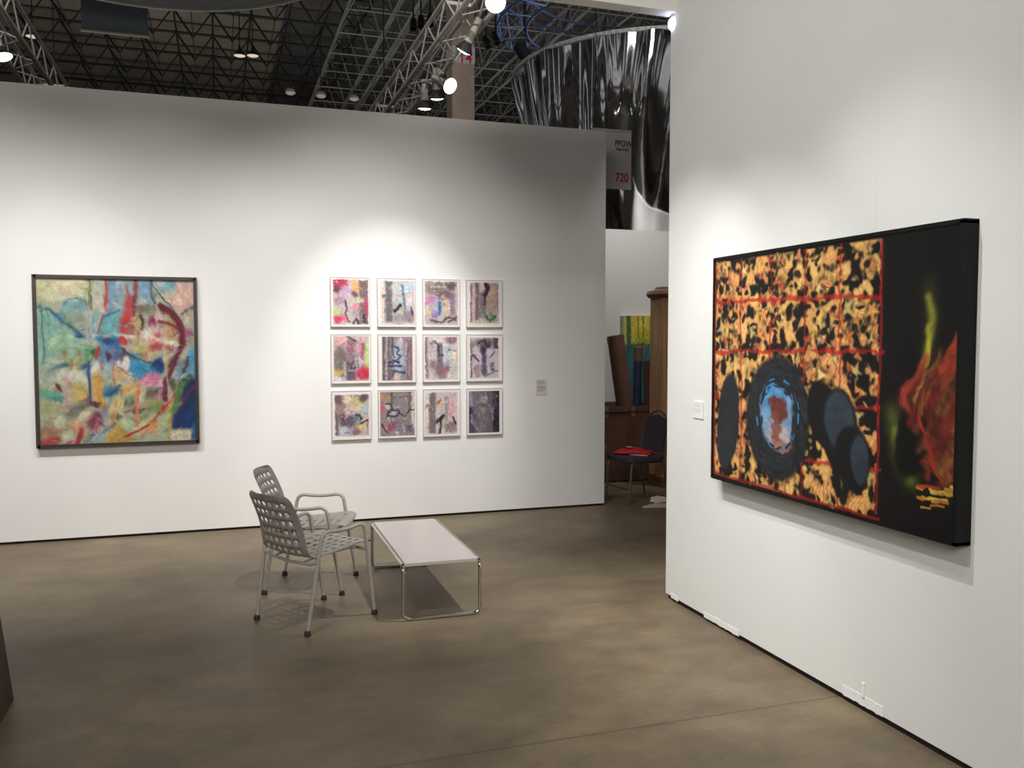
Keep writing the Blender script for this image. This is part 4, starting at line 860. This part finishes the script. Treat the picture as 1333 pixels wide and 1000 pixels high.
def lamp(px, py, z, d, label, xtop, s=1.0, bulb=None, group='lamps clamped to the lattice trusses'):
    p = atZ(px, py, z); d = Vector(d).normalized()
    t = thing('spot_lamp', label, 'lamp', p, 0, group)
    M = look(d)                                   # local -Z points along the beam
    MB().lathe([(.0, .30 * s), (.034 * s, .30 * s), (.036 * s, .13 * s), (.046 * s, .10 * s), (.046 * s, .085 * s), (0, .085 * s)], 18, M).build('socket', M_lampw, t, smooth=True)
    MB().lathe([(.03 * s, .09 * s), (.055 * s, .05 * s), (.078 * s, .012 * s), (.084 * s, 0), (.079 * s, -.004 * s), (.074 * s, .010 * s), (.05 * s, .048 * s), (.028 * s, .085 * s)], 22, M).build('reflector', M_refl, t, smooth=True)
    MB().lathe([(0, -.022 * s), (.035 * s, -.018 * s), (.062 * s, -.008 * s), (.076 * s, .006 * s), (0, .012 * s)], 22, M).build('bulb', bulb or M_bulb, t, smooth=True)
    a = M @ Vector((0, 0, .27 * s)); top = Vector((xtop - p.x, 0, ZTR - .025 - p.z))
    if top.length > .03:
        top.y = a.y
        MB().tube([a, (a + top) / 2 + Vector((0, 0, .02)), top], .010, 8).build('clamp_arm', M_lampw, t, smooth=True)
    return t
XL_, XR_ = 1.99, 2.27
lamp(645, 3, 4.22, (-.25, -.8, -.55), 'bright lamp at the very top of the view, shining towards the camera', XR_)
lamp(604, 66, 4.16, (-.35, .45, -.8), 'lamp seen from behind just above the red numbered pillar band', XR_)
lamp(586, 112, 4.18, (.35, -.75, -.45), 'bright lamp shining right towards the camera, third along the centre truss', XR_)
lamp(569, 128, 4.14, (.1, .25, -.95), 'lamp pointing straight down behind the bright one on the centre truss', XR_)
lamp(553, 141, 4.14, (.05, .2, -.97), 'farthest lamp of the centre truss, hanging lowest against the wall top', XR_)
lamp(4, 74, 4.2, (.3, -.2, -.9), 'bright lamp at the upper left edge of the view', -1.69)
lc = thing('spot_lamp', 'cold bluish lamp hanging under the white beam at the right wall corner', 'lamp', atY(878, 31, 4.82))
lp = lc.location
MB().lathe([(0, -.045), (.02, -.042), (.036, -.022), (.04, 0), (.034, .022), (.02, .036), (0, .04)], 18).build('bulb', M_bulbb, lc, smooth=True)
MB().lathe([(0, .034), (.022, .034), (.024, .06), (0, .06)], 16).build('socket', M_lampw, lc, smooth=True)
MB().tube([(0, 0, .055), (0, 0, 3.587 - lp.z)], .008, 8).build('stem', M_lampw, lc)

# ================================================================== MIRRORED DRUM, RING TRUSS, SIGN, PILLAR
M_mir = mat('mirror_film', (205, 205, 208), 0.06, 1.0, vary=.04)
cd = ray(850, 440) * (14.25 / FPX); DX, DY = cd.x, cd.y
dr = thing('mirrored_drum', 'huge pleated mirror-film drum hanging behind the back wall gap', 'sculpture', (DX, DY, 1.0))
nth, nz_ = 360, 36; ztop = 4.78
fold = np.zeros(nth + 1)
for k, a in ((9, .045), (17, .03), (31, .014), (53, .005), (89, .002)):
    fold += a * np.sin(np.linspace(0, 2 * np.pi, nth + 1) * k + rng.random() * 6)
kn = np.sort(rng.random(46)); fac = np.interp(np.linspace(0, 1, nth + 1), np.concatenate([[0], kn, [1]]), np.concatenate([[0], (rng.random(46) - .5) * .06, [0]]))
fold += fac; fold[-1] = fold[0]
vs = []
for j in range(nz_ + 1):
    z = ztop * j / nz_
    for i in range(nth):
        a = 2 * math.pi * i / nth; dd = ztop - z
        tw = fold[int(i + dd * 4) % nth] * (.55 + .45 * math.sin(z * 1.7 + fac[i] * 60))
        r = 2.25 - .20 * dd - .012 * dd * dd + tw
        vs.append((r * math.cos(a), r * math.sin(a), z))
mb = MB().add(vs, [(j * nth + i, j * nth + (i + 1) % nth, (j + 1) * nth + (i + 1) % nth, (j + 1) * nth + i) for j in range(nz_) for i in range(nth)])
sk = mb.build('mirror_skin', M_mir, dr); sk.data.shade_smooth()
ringp = [(2.26 * math.cos(2 * math.pi * i / 96), 2.26 * math.sin(2 * math.pi * i / 96), ztop + .02) for i in range(96)]
MB().tube(ringp, .035, 8, closed=True).build('top_rim', mat('bright_rim_film', (225, 225, 226), .4, .25, vary=.3, scale=20), dr, smooth=True)
M_blue = mat('blue_lit_truss', (120, 132, 168), 0.4, 0.2, vary=.3, scale=1.5)  # part of the blue stage light is mixed into the metal colour
rt_ = thing('ring_truss', 'circular lattice truss lit blue above the mirrored drum', 'truss', (DX + .2, DY + 1.0, 6.9))
Rr = 2.42
for r, z in ((Rr, 0), (Rr, .7), (Rr - .5, 0), (Rr - .5, .7)):
    MB().tube([(r * math.cos(2 * math.pi * i / 72), r * math.sin(2 * math.pi * i / 72), z) for i in range(72)], .022, 6, closed=True).build('chord', M_blue, rt_, smooth=True)
for i in range(48):
    a = 2 * math.pi * i / 48; b = 2 * math.pi * (i + 1) / 48
    MB().tube([(Rr * math.cos(a), Rr * math.sin(a), .7 * (i % 2)), (Rr * math.cos(b), Rr * math.sin(b), .7 * ((i + 1) % 2))], .013, 6).build('brace', M_blue, rt_)
    MB().tube([((Rr - .5) * math.cos(a), (Rr - .5) * math.sin(a), .7 * (i % 2)), (Rr * math.cos(a), Rr * math.sin(a), .7 * (i % 2))], .012, 6).build('brace', M_blue, rt_)
for i in range(4):
    a = math.pi / 4 + i * math.pi / 2
    MB().tube([((Rr - .25) * math.cos(a), (Rr - .25) * math.sin(a), .3), ((Rr - .25) * math.cos(a), (Rr - .25) * math.sin(a), 5.6)], .015, 6).build('hanging_cable', M_bard, rt_)

def text(body, size, loc_, rot, m, name, parent, sx=1.0, align='LEFT'):
    c = bpy.data.curves.new(name, 'FONT'); c.body = body; c.size = size; c.extrude = .0015; c.offset = size * .012
    c.align_x = align
    o = bpy.data.objects.new(name, c); COL.objects.link(o)
    dg = bpy.context.evaluated_depsgraph_get(); me = bpy.data.meshes.new_from_object(o.evaluated_get(dg))
    bpy.data.objects.remove(o); me.materials.clear(); me.materials.append(m)
    q = bpy.data.objects.new(name, me); COL.objects.link(q); q.parent = parent
    q.location = loc_; q.rotation_euler = rot; q.scale = (sx, 1, 1)
    return q
M_sign = mat('grey_white_sign', (200, 194, 192), 0.8, vary=.03)
YSg = 8.25
a = atY(770, 169, YSg); b = atY(821.5, 247, YSg)
sg = thing('hanging_sign', 'white booth sign with red number 720 behind the back wall edge', 'sign', ((a.x + b.x) / 2, YSg, b.z))
hwS, hS = (b.x - a.x) / 2, a.z - b.z
MB().box((-hwS, 0, 0), (hwS, .02, hS)).build('panel', M_sign, sg)
M_tk = mat('sign_dark_print', (70, 62, 66), .8); M_tr = mat('sign_red_print', (176, 40, 66), .8)
def sgn_(px, py): p = atY(px, py, YSg); return (p.x - (a.x + b.x) / 2, -.003, p.z - b.z)
text('PPOW', .085, sgn_(800, 190), (math.pi / 2, 0, 0), M_tk, 'sign_name', sg, .80)
text('New York', .045, sgn_(802, 196), (math.pi / 2, 0, 0), M_tk, 'sign_city', sg, .72)
text('720', .125, sgn_(801, 236), (math.pi / 2, 0, 0), M_tr, 'sign_number', sg, .78)
MB().box((-hwS, -.012, hS), (hwS, .03, hS + .02)).build('hanger_rail', M_lampw, sg)
MB().tube([(-hwS + .05, .01, hS), (-hwS + .05, .01, 13.0 - b.z)], .004, 6).build('hanging_wire', M_bard, sg)

YPi = 20.0
a = atY(588.5, 68, YPi); b = atY(617.5, 84, YPi)
pc = thing('concrete_pillar', 'brown concrete pillar with a white band numbered 14 beyond the back wall', 'pillar', ((a.x + b.x) / 2, YPi, 0))
hp = (b.x - a.x) / 2
MB().box((-hp, 0, 0), (hp, 2 * hp, 14.0)).build('shaft', mat('brown_concrete', (170, 152, 136), .9, vary=.15, scale=2), pc)
MB().box((-hp - .012, -.012, b.z), (hp + .012, 2 * hp + .012, a.z + .15)).build('number_band', mat('band_white', (196, 188, 182), .8), pc)
p = atY(597, 81, YPi)
text('14', .34, (p.x - (a.x + b.x) / 2, -.016, p.z), (math.pi / 2, 0, 0), mat('band_red', (206, 30, 44), .7), 'number', pc, .95)

# ================================================================== HALL FITTINGS OVERHEAD
M_hood = mat('dark_lamp_hood', (30, 28, 26), .6); M_dim = mat('dim_lamp_glass', (200, 190, 176), .5, emit=(230, 215, 196), estr=.55)
def highbay(px, py, label, s=1.0):
    p = atZ(px, py, 12.0)
    t = thing('high_bay_lamp', label, 'lamp', p, 0, 'dim lamps far up in the hall roof')
    MB().lathe([(.10 * s, .85 * s), (.12 * s, .5 * s), (.52 * s, .06 * s), (.52 * s, 0), (.47 * s, .02 * s), (.08 * s, .5 * s)], 20).build('hood', M_hood, t, smooth=True)
    MB().lathe([(0, -.08 * s), (.3 * s, -.04 * s), (.46 * s, .03 * s), (0, .04 * s)], 20).build('lens', M_dim, t, smooth=True)
    MB().tube([(0, 0, .8 * s), (0, 0, 14.0 - p.z)], .02, 6).build('rod', M_hood, t)
highbay(42, 48, 'dim hooded roof lamp at far left beside the left truss', .45); highbay(312, 73, 'left one of two dim hooded roof lamps hung close together', .45); highbay(329, 73, 'right one of two dim hooded roof lamps hung close together', .45)
M_dome = mat('grey_globe', (190, 182, 172), .5, vary=.1)
for px, py, lb in ((378, 121, 'pale globe lamp over the back wall, left one of three'), (418, 125, 'pale globe lamp over the back wall, middle one of three'), (461, 129, 'pale globe lamp over the back wall, right one of three')):
    p = atZ(px, py, 11.2)
    t = thing('globe_lamp', lb, 'lamp', p, 0, 'pale globe lamps in the hall roof')
    MB().lathe([(0, -.08), (.13, -.06), (.20, 0), (.18, .10), (.09, .18), (0, .20)], 20).build('globe', M_dome, t, smooth=True)
    MB().tube([(0, 0, .19), (0, 0, 14.0 - p.z)], .015, 6).build('rod', M_hood, t)
def stage_spot(px, py, z, d, label, s=1.0):
    p = atZ(px, py, z); M = look(d)
    t = thing('stage_spotlight', label, 'lamp', p, 0, 'black spotlights under the hall roof')
    MB().lathe([(0, .32 * s), (.10 * s, .30 * s), (.14 * s, .1 * s), (.15 * s, -.3 * s), (.13 * s, -.3 * s), (.11 * s, -.1 * s), (0, -.1 * s)], 16, M).build('housing', M_hood, t, smooth=True)
    MB().tube([(0, .0, .12 * s), (0, 0, .5 * s), (0, 0, 14.0 - z)], .02, 6).build('hanger', M_hood, t)
for i, (px, py) in enumerate(((538, 31), (548, 28), (560, 26))):
    stage_spot(px, py, 9.5, (-.12, -.5, -.8), ['left one', 'middle one', 'right one'][i] + ' of three black spotlights left of the bright centre truss', .62)
for i, (px, py) in enumerate(((633, 55), (645, 50))):
    stage_spot(px, py, 9.5, (.12, -.5, -.8), ['left one', 'right one'][i] + ' of two black spotlights between pillar and mirrored drum', .62)
stage_spot(684, 72, 6.6, (.5, -.3, -.7), 'black spotlight hung under the blue ring truss', .8)
# dark hanging panel and curved fabric band
p0 = atZ(106, 37, 9.0); p1 = atY(193, 44, p0.y)
bn = thing('hanging_banner', 'dark blue-grey banner panel hanging at the top left of the hall', 'banner', (p0.x, p0.y, p0.z))
wB = p1.x - p0.x
MB().box((0, 0, 0), (wB, .04, 3.2)).build('cloth', mat('dark_banner_cloth', (92, 100, 106), .9, vary=.08), bn)
MB().tube([(-.02, .02, -.02), (wB + .02, .02, -.02)], .045, 8).build('bottom_rail', mat('banner_rail', (120, 116, 106), .5), bn)
for x in (.1, wB - .1): MB().tube([(x, .02, 3.2), (x, .02, 14.0 - p0.z)], .012, 6).build('hanging_wire', M_bard, bn)
ca = atZ(268, 12.5, 9.2)
fb = thing('fabric_ring', 'pale grey fabric ring hanging from the hall roof at the top edge', 'banner', (ca.x - 1.2, ca.y - 3.8, 9.62))
mb = MB(); n = 96; Rf = 4.0
vs = [(Rf * math.cos(2 * math.pi * i / n), Rf * math.sin(2 * math.pi * i / n), z) for z in (-.42, 1.6) for i in range(n)]
mb.add(vs, [(i, (i + 1) % n, n + (i + 1) % n, n + i) for i in range(n)])
mb.build('fabric_band', mat('grey_fabric', (150, 152, 146), .9, vary=.06), fb, smooth=True)
MB().tube([(Rf * math.cos(2 * math.pi * i / n), Rf * math.sin(2 * math.pi * i / n), -.42) for i in range(n)], .05, 8, closed=True).build('bottom_hoop', mat('fabric_hoop', (150, 150, 144), .6), fb, smooth=True)
for i in range(4):
    a_ = math.pi / 4 + i * math.pi / 2; MB().tube([(Rf * math.cos(a_), Rf * math.sin(a_), 1.6), (Rf * math.cos(a_), Rf * math.sin(a_), 4.4)], .012, 6).build('hanging_wire', M_bard, fb)

# ================================================================== STORAGE CORNER BEHIND THE WALLS
M_card_b = mat('brown_cardboard', (104, 74, 58), .85, vary=.15, scale=5); M_card_d = mat('dark_cardboard', (84, 58, 46), .85, vary=.15, scale=5)
M_tapeb = mat('packing_tape', (140, 116, 98), .4)
# big box
bxo = thing('cardboard_box', 'big brown cardboard box behind the stacking chair', 'box', (4.38, 9.30, 0), 0)
w_, d_, h_ = .42, .34, .86
sh = MB()
for a, b in (((-w_, -d_, 0), (w_, -d_ + .012, h_)), ((-w_, d_ - .012, 0), (w_, d_, h_)), ((-w_, -d_, 0), (-w_ + .012, d_, h_)), ((w_ - .012, -d_, 0), (w_, d_, h_)), ((-w_, -d_, 0), (w_, d_, .012))): sh.box(a, b)
sh.build('box_body', M_card_b, bxo)
MB().box((-w_, -d_ - .006, 0), (w_, -d_, .09), Matrix.Translation((0, 0, h_)) @ Matrix.Rotation(R(24), 4, 'X')).build('flap', M_card_d, bxo)
MB().box((-.006, -d_, 0), (0, d_, .17), Matrix.Translation((-w_, 0, h_ - .01)) @ Matrix.Rotation(R(-28), 4, 'Y')).build('flap', M_card_d, bxo)
for x in (-.28, .05): MB().box((x, -d_ - .003, h_ - .12), (x + .045, -d_, h_)).build('packing_tape', M_tapeb, bxo)
MB().box((-.42, -d_ - .003, .38), (-.26, -d_, .43)).build('packing_tape', M_tapeb, bxo)
# tubes standing in it
def rolled(name, label, foot, top, r, m, mcap=None, capl=.0):
    foot, top = Vector(foot), Vector(top); t = thing(name, label, 'tube', foot)
    v = top - foot; L = v.length; M = v.normalized().to_track_quat('Z', 'Y').to_matrix().to_4x4()
    MB().lathe([(r * .9, 0), (r, 0), (r, L - capl), (r * .9, L - capl), (r * .88, L - capl - .02), (r * .88, .02)], 26, M).build('tube_wall', m, t, smooth=True)
    if mcap: MB().lathe([(0, L - capl - .06), (r * 1.03, L - capl - .06), (r * 1.03, L - .02), (r * .7, L), (0, L)], 24, M).build('end_cap', mcap, t, smooth=True)
    return t, M, L
YT = 8.88
tt, M, L = rolled('cardboard_tube', 'wide brown cardboard tube leaning left out of the big box', (4.60, 9.22, .02), atY(801, 437, 9.25), .098, M_card_b)
MB().box((.02, -.1155, L - .09), (.05, -.108, L - .02), M).build('tape_patch', M_tapeb, tt)
rolled('cardboard_tube', 'slim dark blue tube with a brown end standing in the big box', (4.71, 9.42, .02), atY(831, 451, 9.5), .052, mat('navy_wrap', (28, 40, 70), .6), mat('brown_cap', (98, 72, 54), .8), .12)
rolled('cardboard_tube', 'short dark brown tube standing in the big box next to the wooden column', (4.725, 9.04, .02), atY(843.5, 470, 9.06), .055, M_card_d)
# wooden column with a round cap
M_wood = mat('column_wood', (186, 142, 104), .6, vary=.22, scale=4, stretch=(6, 6, .4)); M_woodd = mat('column_cap_wood', (116, 82, 64), .6, vary=.2, scale=6)
Yc = 8.45; xc = atY(849, 520, Yc).x; zc = atY(850, 386, Yc).z
cl = thing('wooden_column', 'tall tan wooden column with a dark rounded cap behind the right wall edge', 'column', (xc + .29, Yc + .16, 0))
MB().box((-.16, -.16, 0), (.16, .16, zc)).build('shaft', M_wood, cl, bevel=.012)
MB().lathe([(0, -.02), (.19, -.02), (.24, .0), (.262, .03), (.245, .065), (.17, .085), (.16, .11), (0, .115)], 30, Matrix.Translation((0, 0, zc))).build('cap', M_woodd, cl, smooth=True)
MB().box((-.17, -.17, 0), (.17, .17, .12)).build('base', M_woodd, cl, bevel=.006)
# forest picture standing on the box, against the far wall
Yf = 9.9
pf0 = atY(811.5, 411, Yf); pf1 = atY(866, 470, Yf)
fw, fh = pf1.x - pf0.x, 1.05
Pf = Paint(120, 110, (206, 190, 70), fh / fw, .02); af = fh / fw
Pf.ell(.6, .2, .5, .25, (226, 214, 96), .8, 0, .9); Pf.ell(.6, .42, .4, .14, (182, 196, 66), .9, 0, .5); Pf.ell(.8, .3, .2, .2, (216, 200, 80), .8, 0, .9)
Pf.poly([(0, .62), (1, .55), (1, af), (0, af)], (66, 112, 116)); Pf.ell(.5, .52, .5, .06, (150, 176, 60), .9, -8)
for u, w, c in ((.12, .11, (66, 96, 80)), (.02, .05, (190, 186, 120)), (.34, .035, (140, 104, 60)), (.46, .04, (150, 106, 54)), (.62, .02, (166, 120, 60)), (.74, .02, (170, 130, 60)), (.86, .03, (160, 110, 56))): Pf.line([(u, 0), (u + .02, .75)], w, c, .9, k=.4)
Pf.daubs(120, (.2, .05, 1, .6), [(232, 220, 110), (190, 170, 50), (170, 180, 60), (214, 150, 60)], .02, .08, .6); Pf.daubs(60, (.2, .6, 1, af), [(60, 104, 112), (90, 140, 130), (50, 80, 90)], .03, .1, .6)
tf = thing('forest_picture', 'yellow and green woodland picture hung on the far white wall', 'picture', ((pf0.x + pf1.x) / 2, 10.0, pf0.z - fh))
canvas_mesh('canvas', Pf, (-fw / 2, Yf - 10.0 - .001, fh), (fw, 0, 0), (0, 0, -fh), (0, -1, 0), canvas_mat('forest_paint', .5, .1, 1.0), tf)
MB().box((-fw / 2, Yf - 10, 0), (fw / 2, 0, fh)).build('stretcher', mat('pale_canvas_edge', (190, 186, 150), .8), tf)
# stacking chair
M_fab = mat('charcoal_upholstery', (62, 56, 62), .9, vary=.15, scale=60); M_st = mat('steel_tube', (150, 146, 144), .25, .9)
ch = thing('stacking_chair', 'grey upholstered banquet chair with steel frame in the storage corner', 'chair', (3.97, 7.93, 0), R(-80))
# local: faces -Y
def rr(w, h, r, n=6):
    o = []
    for cx_, cy_, a0 in ((w - r, h - r, 0), (-w + r, h - r, 90), (-w + r, -h + r, 180), (w - r, -h + r, 270)):
        for k in range(n + 1): a_ = R(a0 + 90 * k / n); o.append((cx_ + r * math.cos(a_), cy_ + r * math.sin(a_)))
    return o
MB().prism(rr(.215, .21, .05), .405, .46, Matrix.Translation((0, -.01, 0))).build('seat', M_fab, ch, bevel=.012)
tl = R(-10)
MBk = Matrix.Translation((0, .205, .43)) @ Matrix.Rotation(tl, 4, 'X')
arch = [(-.165, .05)] + [(-.165, .26)] + [(-.165 * math.cos(R(k * 15)), .26 + .165 * math.sin(R(k * 15))) for k in range(1, 12)] + [(.165, .26), (.165, .05)]
vsA = [MBk @ Vector((x, y_, z)) for y_ in (-.022, .022) for x, z in arch]; nA = len(arch)
MB().add(vsA, [tuple(range(nA)), tuple(range(nA, 2 * nA))[::-1]] + [(i, (i + 1) % nA, nA + (i + 1) % nA, nA + i) for i in range(nA)]).build('backrest', M_fab, ch, bevel=.008)
hoop = [MBk @ Vector((s_ * .188, 0, z)) for s_, z in ((-1, -.02), (-1, .13), (-1, .25))] + [MBk @ Vector((-.188 * math.cos(R(k * 15)), 0, .26 + .205 * math.sin(R(k * 15)))) for k in range(1, 12)] + [MBk @ Vector((.188, 0, z)) for z in (.25, .13, -.02)]
MB().tube(hoop, .011, 8).build('back_hoop', M_st, ch, smooth=True)
for s_ in (-1, 1):
    MB().tube([(s_ * .19, .20, .41), (s_ * .195, .235, .2), (s_ * .20, .27, 0)], .011, 8).build('leg', M_st, ch, smooth=True)
    MB().tube([(s_ * .19, -.17, .405), (s_ * .195, -.19, .36), (s_ * .20, -.215, 0)], .011, 8).build('leg', M_st, ch, smooth=True)
    MB().tube([(s_ * .19, -.17, .398), (s_ * .19, .20, .398)], .010, 8).build('seat_rail', M_st, ch, smooth=True)
MB().tube([(-.19, -.17, .398), (.19, -.17, .398)], .010, 8).build('seat_rail', M_st, ch, smooth=True)
MB().tube([(-.197, -.2, .14), (.197, -.2, .14)], .008, 8).build('stretcher', M_st, ch, smooth=True)
# red bag and papers on the seat
M_red = mat('red_cloth', (196, 22, 34), .7, vary=.15, scale=14)
mb = MB(); nu, nv = 18, 10; vs = []
for j in range(nv + 1):
    for i in range(nu + 1):
        u, v = i / nu * 2 - 1, j / nv * 2 - 1
        ed = max(0, 1 - max(abs(u), abs(v)) ** 4)
        z = .012 + .042 * ed * (.75 + .25 * math.sin(u * 5 + 1) + .2 * math.sin(v * 6 + u * 3))
        vs.append((u * .19, v * .10 + .02 * math.sin(u * 3), z))
mb.add(vs, [(j * (nu + 1) + i, j * (nu + 1) + i + 1, (j + 1) * (nu + 1) + i + 1, (j + 1) * (nu + 1) + i) for j in range(nv) for i in range(nu)])
rb = thing('red_bag', 'folded red cloth bag lying on the stacking chair seat', 'bag', (3.95, 7.92, .4705), R(-40))
o = mb.build('bag_cloth', M_red, rb, smooth=True); md = o.modifiers.new('thick', 'SOLIDIFY'); md.thickness = .012; md.offset = -1
MB().box((-.075, -.03, .062), (-.015, .015, .066)).build('white_patch', mat('patch_white', (206, 196, 190), .8), rb)
M_pp = mat('white_paper', (206, 196, 190), .8, vary=.05)
pp = MB().prism([(-.10, -.07), (.10, -.07), (.10, .07), (-.10, .07)], 0, .008, Matrix.Translation((3.99, 7.86, .461)) @ Matrix.Rotation(R(-50), 4, 'Z')).build('paper_stack', M_pp)
tag(pp, 'thin white paper stack under the red bag on the stacking chair', 'paper')
p_ = atZ(846, 657, 0)
pp = MB().prism([(-.19, -.075), (.22, -.06), (.25, .07), (-.05, .08)], 0, .012, Matrix.Translation((p_.x + .06, p_.y - .10, 0)) @ Matrix.Rotation(R(-16), 4, 'Z')).build('cardboard_sheet', mat('cream_sheet', (206, 186, 164), .8, vary=.05))
tag(pp, 'flat cream sheet lying on the floor by the right wall corner', 'sheet')
mb = MB(); nu, nv = 14, 14; vs = []
for j in range(nv + 1):
    for i in range(nu + 1):
        th = math.pi * 2 * i / nu; ph_ = math.pi / 2 * j / nv
        r = .065 * (1 + .25 * math.sin(3 * th + 2) * math.cos(ph_) + .18 * math.sin(5 * th + ph_ * 4))
        vs.append((r * math.cos(th) * math.cos(ph_) * 1.3, r * math.sin(th) * math.cos(ph_), r * .75 * math.sin(ph_)))
mb.add(vs, [(j * (nu + 1) + i, j * (nu + 1) + i + 1, (j + 1) * (nu + 1) + i + 1, (j + 1) * (nu + 1) + i) for j in range(nv) for i in range(nu)])
o = mb.build('crumpled_paper', M_pp, None, smooth=True); q_ = atZ(857, 655, 0); o.location = (q_.x, q_.y, .0125)
tag(o, 'crumpled white paper lump on the cream sheet by the right wall corner', 'paper')

# ================================================================== LIGHT
w = bpy.data.worlds.new('hall_booth_glow'); scene.world = w; w.use_nodes = True  # invented bright blotches stand in for lit booths reflected in the mirror film
wn = w.node_tree; bg = wn.nodes['Background']
wt = wn.nodes.new('ShaderNodeTexCoord'); wm = wn.nodes.new('ShaderNodeMapping'); wm.inputs['Scale'].default_value = (5, 5, 2.2)
wz = wn.nodes.new('ShaderNodeTexNoise'); wz.inputs['Scale'].default_value = 1.6; wz.inputs['Detail'].default_value = 3
wr = wn.nodes.new('ShaderNodeValToRGB'); el = wr.color_ramp.elements
el[0].position = .40; el[0].color = (.025, .026, .03, 1); el[1].position = .56; el[1].color = (.10, .10, .105, 1)
e3 = el.new(.60); e3.color = (.65, .64, .62, 1); e4 = el.new(.70); e4.color = (.9, .88, .85, 1)
wn.links.new(wt.outputs['Generated'], wm.inputs['Vector']); wn.links.new(wm.outputs['Vector'], wz.inputs['Vector'])
wn.links.new(wz.outputs['Fac'], wr.inputs['Fac']); wn.links.new(wr.outputs['Color'], bg.inputs['Color'])
bg.inputs['Strength'].default_value = 0.5
def spot(name, loc_, target, power, ang, blend=.6, col=(1, .985, .965), rad=.04):
    d = bpy.data.lights.new(name, 'SPOT'); d.energy = power; d.spot_size = R(ang); d.spot_blend = blend; d.color = col; d.shadow_soft_size = rad
    o = bpy.data.objects.new(name, d); COL.objects.link(o); o.location = loc_
    o.rotation_euler = (Vector(target) - Vector(loc_)).to_track_quat('-Z', 'Y').to_euler(); return o
def area(name, loc_, target, power, sx, sy, col=(1, .96, .9)):
    d = bpy.data.lights.new(name, 'AREA'); d.shape = 'RECTANGLE'; d.size = sx; d.size_y = sy; d.energy = power; d.color = col
    o = bpy.data.objects.new(name, d); COL.objects.link(o); o.location = loc_
    o.rotation_euler = (Vector(target) - Vector(loc_)).to_track_quat('-Z', 'Y').to_euler(); return o
spot('spot_left_painting', (-1.3, 5.6, 4.25), (-1.1, YB, .8), 190, 52, 1)
spot('wash_left', (-2.2, 5.0, 4.5), (-2.0, YB, .55), 330, 78, 1)
spot('wash_left_middle', (-.6, 5.0, 4.5), (-.6, YB, .4), 250, 76, 1)
spot('wash_grid', (1.5, 5.0, 4.5), (1.45, YB, 1.5), 170, 66, 1)
spot('wash_middle', (.8, 5.0, 4.5), (.75, YB, .35), 260, 74, 1)
spot('spot_grid', (1.5, 5.74, 4.25), (1.42, YB, 1.15), 300, 42, .7)
spot('spot_grid_low', (1.5, 5.0, 4.25), (1.45, YB, .5), 130, 50, 1)
spot('wash_right', (-.6, 2.6, 4.6), (XR, 3.7, 1.7), 250, 88, 1)
spot('spot_right_far', (.66, 4.5, 4.2), (XR, 4.52, .95), 330, 42, .75)
spot('spot_right_middle', (.66, 3.85, 4.2), (XR, 3.95, .85), 260, 42, .75)
spot('spot_right_painting', (.95, 2.9, 4.2), (XR, 3.0, .35), 260, 54, 1)
spot('spot_right_near', (.7, 1.9, 4.3), (XR, 2.1, .3), 50, 50, 1)
spot('spot_table', (2.3, 4.5, 3.5), (1.3, 5.5, .0), 330, 42, 1)
spot('floor_fill_left', (-1.0, 2.6, 4.6), (-.6, 3.0, 0), 110, 100, 1)  # added fill that lifts the dark falloff on the left floor
area('hall_fill', (-3.5, -5.5, 5.5), (1, 8, 2.9), 500, 7, 3)
spot('spot_storage', (4.6, 8.2, 4.6), (4.6, 10.0, 1.9), 200, 80, .9)
spot('storage_front_fill', (3.9, 6.9, 4.5), (4.2, 8.6, .4), 45, 50, 1)  # added fill to brighten the boxes and column in the storage corner
area('roof_fill', (4, 30, 5.0), (4, 32, 14), 1000, 26, 16, (1, .95, .86))  # unseen uplight added to brighten the roof deck
spot('far_wall_back_fill', (4.0, 11.3, 4.3), (5.6, 10.1, 2.3), 260, 80, 1)  # added so the drum mirrors a bright wall back
spot('aisle_floor_fill', (4.6, 10.9, 3.6), (5.2, 10.7, 0), 120, 110, 1)  # unseen fill added to give the drum a lit floor to mirror
spot('truss_fill', (.9, 4.95, 5.4), (2.15, 9.0, 4.5), 260, 46, 1)  # added fill for the centre truss tubes, not a fixture of the booth
spot('truss_fill_left', (-.8, 5.2, 5.6), (-1.85, 9.6, 4.5), 240, 46, 1)  # same added fill for the left truss
spot('pillar_fill', (2.5, 11.5, 7.5), (5.5, 20, 7.6), 700, 26, 1)  # added fill to brighten the pillar and its number band
spot('ring_blue', (DX - .3, DY + .2, 6.2), (DX - 1.5, DY + .5, 7.6), 200, 150, 1, (.6, .72, 1.0))
spot('rim_fill', (DX - 3, DY - 5, 7.5), (DX - .6, DY - 1.6, 5.8), 160, 50, 1)  # added fill that makes the drum rim read bright
